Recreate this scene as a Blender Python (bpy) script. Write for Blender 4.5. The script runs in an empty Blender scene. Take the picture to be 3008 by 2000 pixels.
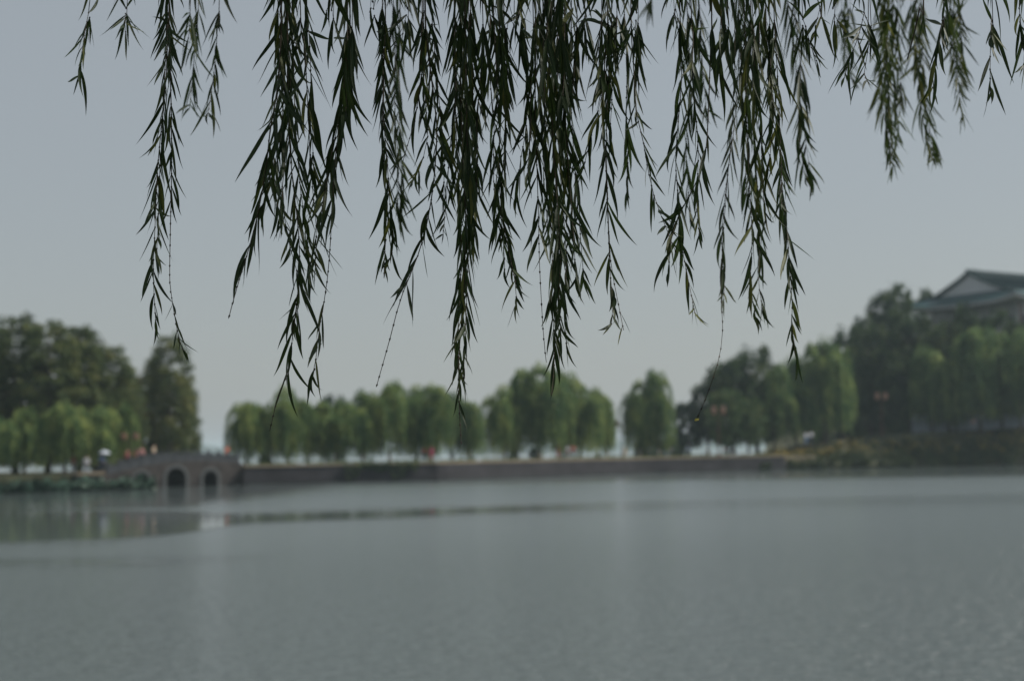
import bpy, bmesh, math, random
import numpy as np
from mathutils import Vector, Matrix, Euler

sc = bpy.context.scene
COL = sc.collection
R = math.radians
random.seed(7)
rng = np.random.default_rng(7)

# ------------------------------------------------------------------ camera
CAM = Vector((0.0, 0.0, 2.8))
F = 4178.0                                  # focal length in photograph pixels (50 mm on 36 mm)
PITCH = math.atan(325.0 / F)
ROLL = R(-0.8)
cam_d = bpy.data.cameras.new('camera')
cam = bpy.data.objects.new('camera', cam_d)
COL.objects.link(cam)
CR = Matrix.Rotation(R(90) + PITCH, 3, 'X') @ Matrix.Rotation(ROLL, 3, 'Z')
cam.location = CAM
cam.rotation_euler = CR.to_euler()
cam_d.lens = 50
cam_d.sensor_width = 36
cam_d.clip_start = 0.05
cam_d.clip_end = 12000
cam_d.dof.use_dof = True
cam_d.dof.focus_distance = 2.62
cam_d.dof.aperture_fstop = 3.8
cam_d.dof.aperture_blades = 9
sc.camera = cam

# ------------------------------------------------------------------ sky and sun
SUN_EL, SUN_AZ = R(48), R(77)              # azimuth from straight ahead (+Y) towards the right (+X)
world = bpy.data.worlds.new('World')
sc.world = world
world.use_nodes = True
wn = world.node_tree.nodes
sky = wn.new('ShaderNodeTexSky')
sky.sky_type = 'NISHITA'
sky.sun_disc = False
sky.sun_elevation = SUN_EL
sky.sun_rotation = SUN_AZ
sky.air_density = 1.2
sky.dust_density = 2.0
sky.ozone_density = 1.2
sky.altitude = 20
bg = wn['Background']
bg.inputs['Strength'].default_value = 0.10
veil = wn.new('ShaderNodeMix'); veil.data_type = 'RGBA'     # milky autumn haze: an even grey veil over the clear sky
veil.inputs['Factor'].default_value = 0.76
veil.inputs[7].default_value = (3.66, 3.92, 4.05, 1)
world.node_tree.links.new(sky.outputs['Color'], veil.inputs[6])
world.node_tree.links.new(veil.outputs[2], bg.inputs['Color'])

sun_d = bpy.data.lights.new('sun', 'SUN')
sun_d.energy = 4.8
sun_d.angle = R(2.0)
sun_d.color = (1.0, 0.95, 0.88)
sun = bpy.data.objects.new('sun', sun_d)
to_sun = Vector((math.sin(SUN_AZ) * math.cos(SUN_EL), math.cos(SUN_AZ) * math.cos(SUN_EL), math.sin(SUN_EL)))
sun.rotation_euler = to_sun.to_track_quat('Z', 'Y').to_euler()
sun.location = (40, -20, 60)
COL.objects.link(sun)

sc.view_settings.view_transform = 'Standard'
sc.view_settings.look = 'None'
sc.view_settings.gamma = 1
sc.view_settings.use_curve_mapping = False
sc.view_settings.exposure = 0.0
sc.render.engine = 'CYCLES'
sc.cycles.use_denoising = True
sc.cycles.max_bounces = 6
sc.cycles.transparent_max_bounces = 6
sc.cycles.volume_bounces = 3
sc.cycles.caustics_reflective = False
sc.cycles.caustics_refractive = False
sc.cycles.sample_clamp_indirect = 4
sc.cycles.sample_clamp_direct = 4

# ------------------------------------------------------------------ helpers: where things stand
def ray(px, py):
    return (CR @ Vector(((px - 1504) / F, -(py - 1000) / F, -1))).normalized()

def at(px, py, Y):
    d = ray(px, py)
    return CAM + d * (Y / d.y)

def hz(px):                                 # row of the horizon in that column
    return 1325 - (px - 1504) * math.tan(R(0.8))

def gx(px, Y, z=2.0):                       # point on the ground at column px, distance Y, height z
    X = at(px, hz(px) - (z - 2.8) * F / Y, Y).x
    return Vector((X, Y, z))

def interp(x, xs, ys):
    return float(np.interp(x, xs, ys))

SX = [-900, 0, 600, 1300, 1900, 2500, 3008, 4200]
SY = [108, 117, 131, 142, 168, 186, 190, 190]
def shore(px):
    return interp(px, SX, SY)
def px_of(X, Y):
    return 1504 + F * X / Y
def land_z(px):
    return interp(px, [2000, 2250, 2400, 2550, 2750, 3100], [1.8, 2.4, 3.3, 4.2, 4.7, 5.0])

# ------------------------------------------------------------------ helpers: objects
def link(o, parent=None):
    COL.objects.link(o)
    if parent is not None:
        o.parent = parent
    return o

def tag(o, label=None, cat=None, group=None, kind=None):
    if label: o['label'] = label
    if cat: o['category'] = cat
    if group: o['group'] = group
    if kind: o['kind'] = kind
    return o

def empty(name, loc=(0, 0, 0), rz=0, label=None, cat=None, group=None):
    o = bpy.data.objects.new(name, None)
    o.empty_display_size = 0.2
    o.location = loc
    o.rotation_euler = (0, 0, rz)
    COL.objects.link(o)
    return tag(o, label, cat, group)

def copy_tree(root):
    c = root.copy(); COL.objects.link(c)
    for ch in list(root.children):
        d = ch.copy(); COL.objects.link(d); d.parent = c
        for g in list(ch.children):
            e = g.copy(); COL.objects.link(e); e.parent = d
    return c

class MB:
    def __init__(s):
        s.v, s.f = [], []
    def add(s, verts, faces):
        n = len(s.v)
        s.v += [tuple(v) for v in verts]
        s.f += [tuple(i + n for i in f) for f in faces]
    def box(s, cx, cy, cz, sx, sy, sz, rz=0.0):
        c, q = math.cos(rz), math.sin(rz)
        vs = []
        for dx, dy, dz in ((-1,-1,-1),(1,-1,-1),(1,1,-1),(-1,1,-1),(-1,-1,1),(1,-1,1),(1,1,1),(-1,1,1)):
            x, y = dx * sx / 2, dy * sy / 2
            vs.append((cx + x * c - y * q, cy + x * q + y * c, cz + dz * sz / 2))
        s.add(vs, [(0,3,2,1),(4,5,6,7),(0,1,5,4),(1,2,6,5),(2,3,7,6),(3,0,4,7)])
    def tube(s, pts, rad, n=8, cap=True):
        pts = [Vector(p) for p in pts]
        m = len(pts)
        if not hasattr(rad, '__len__'): rad = [rad] * m
        up = Vector((0.31, 0.12, 0.94)).normalized()
        base = len(s.v)
        prev = None
        for i, p in enumerate(pts):
            t = (pts[min(i + 1, m - 1)] - pts[max(i - 1, 0)]).normalized()
            if prev is None:
                a = t.cross(Vector((1, 0, 0)) if abs(t.x) < .8 else Vector((0, 1, 0))).normalized()
            else:
                a = (prev - t * prev.dot(t)).normalized()
            prev = a
            b = t.cross(a)
            for k in range(n):
                an = 2 * math.pi * k / n
                s.v.append(tuple(p + (a * math.cos(an) + b * math.sin(an)) * rad[i]))
        for i in range(m - 1):
            for k in range(n):
                k2 = (k + 1) % n
                s.f.append((base + i*n + k, base + i*n + k2, base + (i+1)*n + k2, base + (i+1)*n + k))
        if cap:
            s.f.append(tuple(base + k for k in range(n))[::-1])
            s.f.append(tuple(base + (m-1)*n + k for k in range(n)))
    def lathe(s, c, prof, n=12):
        base = len(s.v)
        for r, z in prof:
            for k in range(n):
                an = 2 * math.pi * k / n
                s.v.append((c[0] + r * math.cos(an), c[1] + r * math.sin(an), c[2] + z))
        for i in range(len(prof) - 1):
            for k in range(n):
                k2 = (k + 1) % n
                s.f.append((base + i*n + k, base + i*n + k2, base + (i+1)*n + k2, base + (i+1)*n + k))
        s.f.append(tuple(base + k for k in range(n))[::-1])
        s.f.append(tuple(base + (len(prof)-1)*n + k for k in range(n)))
    def mesh(s, name, mat, smooth=False):
        me = bpy.data.meshes.new(name)
        me.from_pydata(s.v, [], s.f)
        if mat: me.materials.append(mat)
        if smooth:
            me.polygons.foreach_set('use_smooth', [True] * len(me.polygons))
        me.update()
        return me
    def build(s, name, mat, parent=None, smooth=False):
        o = bpy.data.objects.new(name, s.mesh(name, mat, smooth))
        return link(o, parent)

def np_mesh(name, verts, quads, mat, attrs=None, uvs=None):
    """verts (N,3), quads (M,4) ; attrs: dict name -> per-vertex float"""
    me = bpy.data.meshes.new(name)
    me.vertices.add(len(verts)); me.vertices.foreach_set('co', np.asarray(verts, dtype=np.float32).ravel())
    M = len(quads)
    k = quads.shape[1]
    me.loops.add(M * k); me.loops.foreach_set('vertex_index', quads.astype(np.int32).ravel())
    me.polygons.add(M)
    me.polygons.foreach_set('loop_start', np.arange(0, M * k, k, dtype=np.int32))
    for an, av in (attrs or {}).items():
        a = me.attributes.new(an, 'FLOAT', 'POINT')
        a.data.foreach_set('value', np.asarray(av, dtype=np.float32))
    if uvs is not None:
        u = me.uv_layers.new(name='uv')
        u.data.foreach_set('uv', uvs[quads.ravel()].astype(np.float32).ravel())
    me.materials.append(mat)
    me.update(calc_edges=True)
    me.validate()
    return me

# ------------------------------------------------------------------ materials
def mat_new(name):
    m = bpy.data.materials.new(name)
    m.use_nodes = True
    return m, m.node_tree, m.node_tree.nodes['Principled BSDF']

def solid(name, col, rough=0.7, var=0.25, scale=3.0, metal=0.0, bump=0.0, spec=0.3):
    m, nt, b = mat_new(name)
    N, Lk = nt.nodes, nt.links
    tc = N.new('ShaderNodeTexCoord')
    no = N.new('ShaderNodeTexNoise'); no.inputs['Scale'].default_value = scale; no.inputs['Detail'].default_value = 6
    Lk.new(tc.outputs['Object'], no.inputs['Vector'])
    cr = N.new('ShaderNodeValToRGB')
    cr.color_ramp.elements[0].position = 0.3; cr.color_ramp.elements[1].position = 0.7
    cr.color_ramp.elements[0].color = [c * (1 - var) for c in col] + [1]
    cr.color_ramp.elements[1].color = [min(1, c * (1 + var)) for c in col] + [1]
    Lk.new(no.outputs['Fac'], cr.inputs['Fac'])
    Lk.new(cr.outputs['Color'], b.inputs['Base Color'])
    b.inputs['Roughness'].default_value = rough
    b.inputs['Metallic'].default_value = metal
    b.inputs['Specular IOR Level'].default_value = spec
    if bump:
        bp = N.new('ShaderNodeBump'); bp.inputs['Strength'].default_value = bump; bp.inputs['Distance'].default_value = 0.05
        Lk.new(no.outputs['Fac'], bp.inputs['Height']); Lk.new(bp.outputs['Normal'], b.inputs['Normal'])
    return m

def foliage(name, dark, mid, light, trans=0.3, patch=0.25):
    """crown of a far tree: per-leaf tone plus soft patches of older and younger leaves"""
    m, nt, b = mat_new(name)
    N, Lk = nt.nodes, nt.links
    at_ = N.new('ShaderNodeAttribute'); at_.attribute_name = 'tone'
    tc = N.new('ShaderNodeTexCoord')
    oi = N.new('ShaderNodeObjectInfo')
    no = N.new('ShaderNodeTexNoise'); no.inputs['Scale'].default_value = 0.7; no.inputs['Detail'].default_value = 3
    Lk.new(tc.outputs['Object'], no.inputs['Vector'])
    mr = N.new('ShaderNodeMapRange'); mr.inputs['From Min'].default_value = .3; mr.inputs['From Max'].default_value = .7
    mr.inputs['To Min'].default_value = -patch; mr.inputs['To Max'].default_value = patch
    Lk.new(no.outputs['Fac'], mr.inputs['Value'])
    ad = N.new('ShaderNodeMath'); ad.operation = 'ADD'
    Lk.new(at_.outputs['Fac'], ad.inputs[0]); Lk.new(mr.outputs['Result'], ad.inputs[1])
    mo = N.new('ShaderNodeMapRange'); mo.inputs['To Min'].default_value = -.12; mo.inputs['To Max'].default_value = .12
    Lk.new(oi.outputs['Random'], mo.inputs['Value'])
    a2 = N.new('ShaderNodeMath'); a2.operation = 'ADD'
    Lk.new(ad.outputs[0], a2.inputs[0]); Lk.new(mo.outputs['Result'], a2.inputs[1])
    cr = N.new('ShaderNodeValToRGB')
    cr.color_ramp.elements[0].position = 0.1; cr.color_ramp.elements[0].color = list(dark) + [1]
    cr.color_ramp.elements[1].position = 0.95; cr.color_ramp.elements[1].color = list(light) + [1]
    e = cr.color_ramp.elements.new(0.5); e.color = list(mid) + [1]
    Lk.new(a2.outputs[0], cr.inputs['Fac'])
    Lk.new(cr.outputs['Color'], b.inputs['Base Color'])
    b.inputs['Roughness'].default_value = 0.6
    b.inputs['Specular IOR Level'].default_value = 0.15
    tr = N.new('ShaderNodeBsdfTranslucent'); Lk.new(cr.outputs['Color'], tr.inputs['Color'])
    mx = N.new('ShaderNodeMixShader'); mx.inputs[0].default_value = trans
    Lk.new(b.outputs[0], mx.inputs[1]); Lk.new(tr.outputs[0], mx.inputs[2])
    Lk.new(mx.outputs[0], N['Material Output'].inputs['Surface'])
    return m

M = {}
M['willow_far'] = foliage('willow_far', (.05, .105, .042), (.14, .215, .075), (.33, .38, .12), .4, .45)
M['redwood'] = foliage('redwood', (.05, .078, .032), (.105, .14, .05), (.21, .21, .07), .3, .4)
M['broad'] = foliage('broad', (.022, .045, .026), (.05, .085, .038), (.11, .14, .05), .25, .35)
M['broad_light'] = foliage('broad_light', (.04, .08, .034), (.08, .13, .05), (.15, .19, .07), .25, .35)
M['orange_leaf'] = foliage('orange_leaf', (.1, .05, .02), (.17, .08, .03), (.22, .12, .05), .25)
M['bank_shrub'] = foliage('bank_shrub', (.026, .048, .02), (.05, .075, .026), (.11, .115, .035), .2, .35)
M['flowers'] = foliage('flowers', (.20, .16, .04), (.28, .21, .04), (.48, .34, .08), .2)
M['bud'] = foliage('bud', (.3, .3, .06), (.45, .42, .1), (.6, .55, .15), .4)
M['lotus'] = foliage('lotus', (.022, .05, .034), (.04, .08, .056), (.10, .13, .10), .15)
M['bark_far'] = solid('bark_far', (.07, .055, .045), .9, .3, 4)
M['limewash'] = solid('limewash', (.42, .36, .30), .9, .2, 5)
M['wood_near'] = solid('wood_near', (.09, .07, .05), .9, .4, 8, bump=.8)
M['stone_bridge'] = solid('stone_bridge', (.06, .052, .048), .9, .35, 1.2, bump=.5)
M['stone_ring'] = solid('stone_ring', (.105, .11, .11), .85, .15, 2)
M['stone_rail'] = solid('stone_rail', (.07, .075, .082), .85, .25, 1.5)
M['stone_wall'] = solid('stone_wall', (.038, .036, .04), .9, .35, .5, bump=.5)
M['wet_stone'] = solid('wet_stone', (.025, .028, .028), .6, .4, .8)
M['coping'] = solid('coping', (.26, .215, .15), .9, .2, .8)
M['ground'] = solid('ground', (.20, .17, .11), .95, .3, .35)
M['earth'] = solid('earth', (.06, .065, .035), .95, .4, .3)
M['far_hill'] = solid('far_hill', (.05, .07, .05), .95, .3, .01)
M['skin'] = solid('skin', (.42, .26, .18), .6, .05)
M['hair'] = solid('hair', (.015, .012, .01), .5, .1)
M['pole'] = solid('pole', (.11, .05, .035), .5, .15)
M['lantern'] = solid('lantern', (.32, .18, .125), .35, .08)
M['metal_dark'] = solid('metal_dark', (.03, .03, .03), .5, .1)
M['tile'] = solid('tile', (.012, .055, .06), .45, .25, 2, spec=.5)
M['tile_dark'] = solid('tile_dark', (.008, .035, .038), .5, .2, 2)
M['plaster'] = solid('plaster', (.42, .425, .43), .9, .08, .6)
M['plaster_gable'] = solid('plaster_gable', (.52, .52, .53), .9, .06, .6)
M['red_trim'] = solid('red_trim', (.16, .045, .03), .6, .15)
M['hoard'] = solid('hoard', (.30, .34, .40), .6, .12, .8)
M['window'] = solid('window', (.04, .05, .06), .15, .1)
M['float'] = solid('float', (.6, .58, .55), .5, .05)

def cloth(name, col):
    return solid('cloth_' + name, col, .85, .12, 6)

# ------------------------------------------------------------------ water
RGH, DST = .18, .046
def make_water():
    m, nt, b = mat_new('lake_water')
    N, Lk = nt.nodes, nt.links
    def math_(op, a, bb=None, clamp=False):
        n = N.new('ShaderNodeMath'); n.operation = op; n.use_clamp = clamp
        for i, v in enumerate((a, bb)):
            if v is None: continue
            if isinstance(v, (int, float)): n.inputs[i].default_value = v
            else: Lk.new(v, n.inputs[i])
        return n.outputs[0]
    def ss(v, lo, hi, t0=0., t1=1.):
        n = N.new('ShaderNodeMapRange'); n.interpolation_type = 'SMOOTHSTEP'
        n.inputs['From Min'].default_value = lo; n.inputs['From Max'].default_value = hi
        n.inputs['To Min'].default_value = t0; n.inputs['To Max'].default_value = t1
        Lk.new(v, n.inputs['Value']); return n.outputs['Result']
    tc = N.new('ShaderNodeTexCoord')
    sp = N.new('ShaderNodeSeparateXYZ'); Lk.new(tc.outputs['Object'], sp.inputs[0])
    X, Y = sp.outputs['X'], sp.outputs['Y']
    # the edges of the wind patches wander a little
    mp = N.new('ShaderNodeMapping'); mp.inputs['Scale'].default_value = (.12, .3, 1)
    Lk.new(tc.outputs['Object'], mp.inputs['Vector'])
    wn_ = N.new('ShaderNodeTexNoise'); wn_.inputs['Scale'].default_value = 1; wn_.inputs['Detail'].default_value = 3
    Lk.new(mp.outputs[0], wn_.inputs['Vector'])
    wob = math_('MULTIPLY', math_('SUBTRACT', wn_.outputs['Fac'], .5), 4.0)
    mp2 = N.new('ShaderNodeMapping'); mp2.inputs['Scale'].default_value = (.35, 2.2, 1)
    Lk.new(tc.outputs['Object'], mp2.inputs['Vector'])
    wn2 = N.new('ShaderNodeTexNoise'); wn2.inputs['Scale'].default_value = 1; wn2.inputs['Detail'].default_value = 4
    Lk.new(mp2.outputs[0], wn2.inputs['Vector'])
    wob = math_('ADD', wob, math_('MULTIPLY', math_('SUBTRACT', wn2.outputs['Fac'], .5), 6.5))
    def curve(pts, x0, x1, y0, y1):         # a smooth line through (x, y) points, read along X
        mr_ = N.new('ShaderNodeMapRange'); mr_.inputs['From Min'].default_value = x0; mr_.inputs['From Max'].default_value = x1
        Lk.new(X, mr_.inputs['Value'])
        fc = N.new('ShaderNodeFloatCurve'); cv = fc.mapping.curves[0]
        q = [((a - x0) / (x1 - x0), (b_ - y0) / (y1 - y0)) for a, b_ in pts]
        cv.points[0].location = q[0]; cv.points[1].location = q[-1]
        for a in q[1:-1]: cv.points.new(*a)
        fc.mapping.update()
        Lk.new(mr_.outputs[0], fc.inputs['Value'])
        return math_('ADD', math_('MULTIPLY', fc.outputs[0], y1 - y0), y0)
    lowY = curve([(-60, 44), (-28, 45.5), (-16.5, 46), (-13.6, 47.2), (-11.8, 53), (-11, 57), (-3, 62.2), (6.4, 66.8), (23, 68), (60, 72)], -60, 60, 30, 110)
    upY = curve([(-60, 84), (-28, 78.5), (-15.8, 72.5), (-14.2, 70), (-3.6, 73.4), (7.4, 77.7), (28, 83), (60, 92)], -60, 60, 30, 110)
    wY = math_('ADD', Y, wob)
    calm = math_('MULTIPLY', ss(math_('SUBTRACT', wY, lowY), -3.2, 3.2), ss(math_('SUBTRACT', wY, upY), -2.5, 2.5, 1, 0))
    calm = math_('MULTIPLY', calm, ss(X, -6, 14, 1, .3))
    thin = math_('MULTIPLY', math_('MULTIPLY', ss(wY, 36, 38), ss(wY, 40, 41.5, 1, 0)), ss(X, -11, -5, .8, 0))
    calm = math_('MAXIMUM', calm, thin)
    shorecalm = math_('MULTIPLY', ss(Y, 75, 80), ss(X, -21, -11, .93, 0))
    shorecalm = math_('MAXIMUM', shorecalm, math_('MULTIPLY', ss(Y, 112, 140), ss(X, 10, 40, .72, .88)))
    calm = math_('MAXIMUM', calm, shorecalm)
    rough = N.new('ShaderNodeMapRange')
    Lk.new(calm, rough.inputs['Value'])
    rough.inputs['To Min'].default_value = RGH; rough.inputs['To Max'].default_value = .045
    farr = math_('MULTIPLY', math_('MULTIPLY', ss(Y, 74, 84), ss(X, -22, -12)), math_('SUBTRACT', 1., calm))
    Lk.new(math_('ADD', rough.outputs[0], math_('MULTIPLY', farr, .05)), b.inputs['Roughness'])
    # ripples
    def ripple(scale, detail, sy=1.0, rot=0.0):
        mq = N.new('ShaderNodeMapping'); mq.inputs['Scale'].default_value = (1, sy, 1); mq.inputs['Rotation'].default_value = (0, 0, rot)
        Lk.new(tc.outputs['Object'], mq.inputs['Vector'])
        n = N.new('ShaderNodeTexNoise'); n.inputs['Scale'].default_value = scale; n.inputs['Detail'].default_value = detail
        n.inputs['Roughness'].default_value = .55; n.inputs['Distortion'].default_value = .3
        Lk.new(mq.outputs[0], n.inputs['Vector']); return n.outputs['Fac']
    h = math_('ADD', math_('MULTIPLY', ripple(4.2, 4, 2.1, .25), 1.0), math_('ADD', math_('MULTIPLY', ripple(1.6, 3, 1.7, -.3), .9), math_('MULTIPLY', ripple(12, 2, 1.6, .5), .07)))
    h = math_('MULTIPLY', h, ss(Y, 28, 58, 2.6, 1))
    amp = math_('MULTIPLY', h, ss(calm, 0, 1, 1, .02))
    bp = N.new('ShaderNodeBump'); bp.inputs['Strength'].default_value = 1.0; bp.inputs['Distance'].default_value = DST
    Lk.new(amp, bp.inputs['Height']); Lk.new(bp.outputs['Normal'], b.inputs['Normal'])
    b.inputs['Base Color'].default_value = (.105, .128, .130, 1)
    b.inputs['IOR'].default_value = 1.333
    b.inputs['Specular IOR Level'].default_value = .5
    return m
M['water'] = make_water()

mb = MB()
xs = [-3900, -600, -150, -60, 60, 150, 600, 3900]; ys = [-300, 0, 60, 150, 400, 1200, 3900]
vs = [(x, y, 0) for y in ys for x in xs]
mb.add(vs, [(j*8+i, j*8+i+1, (j+1)*8+i+1, (j+1)*8+i) for j in range(6) for i in range(7)])
tag(mb.build('lake_water', M['water']), kind='structure')

# ------------------------------------------------------------------ land
def land(name, front, back, zf, mat, nz=3, kind='structure'):
    """front, back: lists of (x,y); a slab with sloping skirts down below the water"""
    b_ = MB()
    n = len(front)
    vs, fs = [], []
    for i in range(n):
        f, k = Vector(front[i]), Vector(back[i])
        vs.append((f.x, f.y, -1.0))
        for j in range(nz + 1):
            p = f.lerp(k, j / nz)
            vs.append((p.x, p.y, zf(p.x, p.y, j / nz)))
        vs.append((k.x, k.y, -1.0))
    m_ = nz + 3
    for i in range(n - 1):
        for j in range(m_ - 1):
            fs.append((i*m_ + j, (i+1)*m_ + j, (i+1)*m_ + j + 1, i*m_ + j + 1))
    fs.append(tuple(range(m_)))
    fs.append(tuple((n-1)*m_ + j for j in range(m_))[::-1])
    b_.add(vs, fs)
    return tag(b_.build(name, mat), kind=kind)

# causeway (promenade) between the bridge and the hill
cp = list(range(716, 2400, 40))
front = [tuple(gx(p, shore(p) + .45).xy) for p in cp]
back = [tuple(gx(p, shore(p) + interp(p, [700, 1300, 2000, 2300], [11, 12, 17, 22])).xy) for p in cp]
land('causeway_ground', front, back, lambda x, y, t: 1.78 + .05 * math.sin(x * .7) * t, M['ground'])
# right bank, rising to the hill
HC = (74.0, 222.0)
def right_z(x, y, t=0):
    p = px_of(x, y)
    z = land_z(p)
    ed = max(0.0, min(1.0, (y - shore(p) - .3) / 6.0))
    z = .3 + (z - .3) * ed if p > 2240 else z
    d = math.hypot((x - HC[0]) / 26, (y - HC[1]) / 22)
    k = max(0.0, min(1.0, (y - 199.5) / 12)); k = k * k * (3 - 2 * k)
    z += k * 14.5 * max(0, min(1, 1.7 - d)) ** 1.3
    return z
cp = list(range(2250, 4300, 60))
front = [tuple(gx(p, shore(p) + .3).xy) for p in cp]
back = [tuple(gx(p, 285).xy) for p in cp]
land('hillside_ground', front, back, right_z, M['earth'], nz=26)
# left bank behind the lotus
cp = list(range(-1300, 350, 60))
front = [tuple(gx(p, shore(p) + 3.2).xy) for p in cp]
back = [tuple(gx(p, shore(p) + interp(p, [-1300, 200, 340], [60, 38, 10])).xy) for p in cp]
land('left_bank_ground', front, back, lambda x, y, t: 1.3, M['earth'])
cp = list(range(330, 600, 30))
front = [tuple(gx(p, 142).xy) for p in cp]
back = [tuple(gx(p, 142 + interp(p, [330, 500, 590], [26, 20, 6])).xy) for p in cp]
land('back_bank_ground', front, back, lambda x, y, t: 1.3, M['earth'])
# near bank under the camera
b_ = MB(); b_.box(0, -18.2, .1, 90, 44, 2.2)
tag(b_.build('near_bank_ground', M['earth']), kind='structure')
# distant hills across the lake
def hills(name, y, pts):
    b_ = MB(); vs, fs = [], []
    for i, (p, hgt) in enumerate(pts):
        g = gx(p, y)
        k = 1.0 + 260 / y
        vs += [(g.x, y, -.5), (g.x, y + 40, hgt), (g.x * k, y + 260, -.5)]
    for i in range(len(pts) - 1):
        a = i * 3
        fs += [(a, a+3, a+4, a+1), (a+1, a+4, a+5, a+2)]
    b_.add(vs, fs)
    return tag(b_.build(name, M['far_hill'], smooth=True), kind='structure')
hp = []
for p in range(-2000, 5200, 60):
    hp.append((p, 16 + 6 * math.sin(p * .0041) + 3.5 * math.sin(p * .013 + 1) + 1.3 * math.sin(p * .037)))
hills('distant_hills', 2600, hp)

# ------------------------------------------------------------------ retaining wall
wall = empty('retaining_wall', gx(1400, shore(1400)), 0, 'long dark stone retaining wall along the causeway from the bridge to the flowering shrubs', 'wall')
WO = Vector(wall.location)
def wall_strip(name, z0, z1, d0, d1, mat, p0=716, p1=2330):
    b_ = MB(); vs, fs = [], []
    pp = list(range(p0, p1, 30))
    for p in pp:
        a, c = gx(p, shore(p) + d0), gx(p, shore(p) + d1)
        for q, z in ((a, z0), (a, z1), (c, z1), (c, z0)):
            vs.append((q.x - WO.x, q.y - WO.y, z - WO.z))
    for i in range(len(pp) - 1):
        for j in range(4):
            j2 = (j + 1) % 4
            fs.append((i*4 + j, (i+1)*4 + j, (i+1)*4 + j2, i*4 + j2))
    fs += [(0, 1, 2, 3), tuple((len(pp)-1)*4 + j for j in (3, 2, 1, 0))]
    b_.add(vs, fs)
    return b_.build(name, mat, wall)
wall_strip('masonry', -.8, 1.66, 0, .4, M['stone_wall'])
wall_strip('footing', -.8, .22, -.18, -.003, M['wet_stone'])
wall_strip('coping', 1.664, 1.86, -.08, .52, M['coping'])
# ------------------------------------------------------------------ bridge
BA, BB = gx(296, 125.5, 0), gx(716, 133.6, 0)
BL = (BB - BA).length
BR = math.atan2(BB.y - BA.y, BB.x - BA.x)
bridge = empty('arched_bridge', (BA.x, BA.y, 0), BR, 'grey humpbacked stone bridge with three round arches at the left end of the causeway', 'bridge')
def bpx(px):                                # position along the bridge of a photograph column
    best = min(range(0, 401), key=lambda i: abs(px_of(BA.x + (BB.x - BA.x) * i / 400, BA.y + (BB.y - BA.y) * i / 400) - px))
    return best / 400 * BL
dk_x = [bpx(p) for p in (296, 330, 400, 500, 600, 690, 716)]
dk_z = [1.15, 1.3, 1.85, 2.3, 2.32, 2.12, 1.95]
def deck(x):
    return interp(x, dk_x, dk_z)
def deck_s(x):
    return sum(deck(x + d) for d in (-1, -.5, 0, .5, 1)) / 5
ARCH = [(bpx(415), .70, .68), (bpx(515), .82, .95), (bpx(616), .72, .72)]
def soffit(x):
    for cx, cz, r in ARCH:
        if abs(x - cx) < r:
            return cz + math.sqrt(max(0, r*r - (x - cx)**2))
    return None
BW = 4.2
def bridge_body():
    b_ = MB()
    brk = sorted(set([0, BL] + [round(c + s * r, 4) for c, z, r in ARCH for s in (-1, 1)]))
    for i in range(len(brk) - 1):
        a, c = brk[i], brk[i+1]
        inside = soffit((a + c) / 2) is not None
        n = 14 if inside else max(2, int((c - a) / .5))
        xs_ = [a + (c - a) * (0.5 - .5 * math.cos(math.pi * k / n) if inside else k / n) for k in range(n + 1)]
        for k in range(n):
            x0, x1 = xs_[k], xs_[k+1]
            def bot(x):
                if not inside: return -.8
                for cx, cz, r in ARCH:
                    if abs((a + c) / 2 - cx) < r * .5: return cz + math.sqrt(max(0, r*r - (x-cx)**2))
            z0, z1 = bot(x0), bot(x1)
            t0, t1 = deck_s(x0), deck_s(x1)
            b_.add([(x0, 0, z0), (x1, 0, z1), (x1, 0, t1), (x0, 0, t0), (x0, BW, z0), (x1, BW, z1), (x1, BW, t1), (x0, BW, t0)],
                   [(0,1,2,3), (5,4,7,6), (3,2,6,7), (1,0,4,5)])
        if inside:
            for x in (a, c):
                for cx, cz, r in ARCH:
                    if abs((a + c) / 2 - cx) < r * .5: zz = cz
                b_.add([(x, 0, -.8), (x, BW, -.8), (x, BW, zz), (x, 0, zz)], [(0, 1, 2, 3)])
    return b_.build('spandrel_wall', M['stone_bridge'], bridge)
bridge_body()
for cx, cz, r in ARCH:
    n = 22
    for yy0, yy1 in ((-.08, -.004), (BW + .004, BW + .08)):
        ring = MB()
        vs = []
        for k in range(n + 1):
            an = math.pi * k / n
            for rr, yy in ((r - .0, yy0), (r + .27, yy0), (r + .27, yy1), (r, yy1)):
                vs.append((cx - rr * math.cos(an), yy, cz + rr * math.sin(an)))
        fs = []
        for k in range(n):
            for j in range(4):
                fs.append((k*4 + j, (k+1)*4 + j, (k+1)*4 + (j+1) % 4, k*4 + (j+1) % 4))
        fs += [(0, 1, 2, 3), (n*4+3, n*4+2, n*4+1, n*4)]
        ring.add(vs, fs)
        for s_ in (-1, 1):
            ring.box(cx + s_ * (r + .135), (yy0 + yy1) / 2, (cz - .8) / 2, .27, abs(yy1 - yy0), cz + .8)
        ring.build('arch_ring', M['stone_ring'], bridge)
x = bpx(318)
post_me = None
xs_posts = []
xe = bpx(700)
npst = 12
for i in range(npst + 1):
    xs_posts.append(x + (xe - x) * i / npst)
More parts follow.
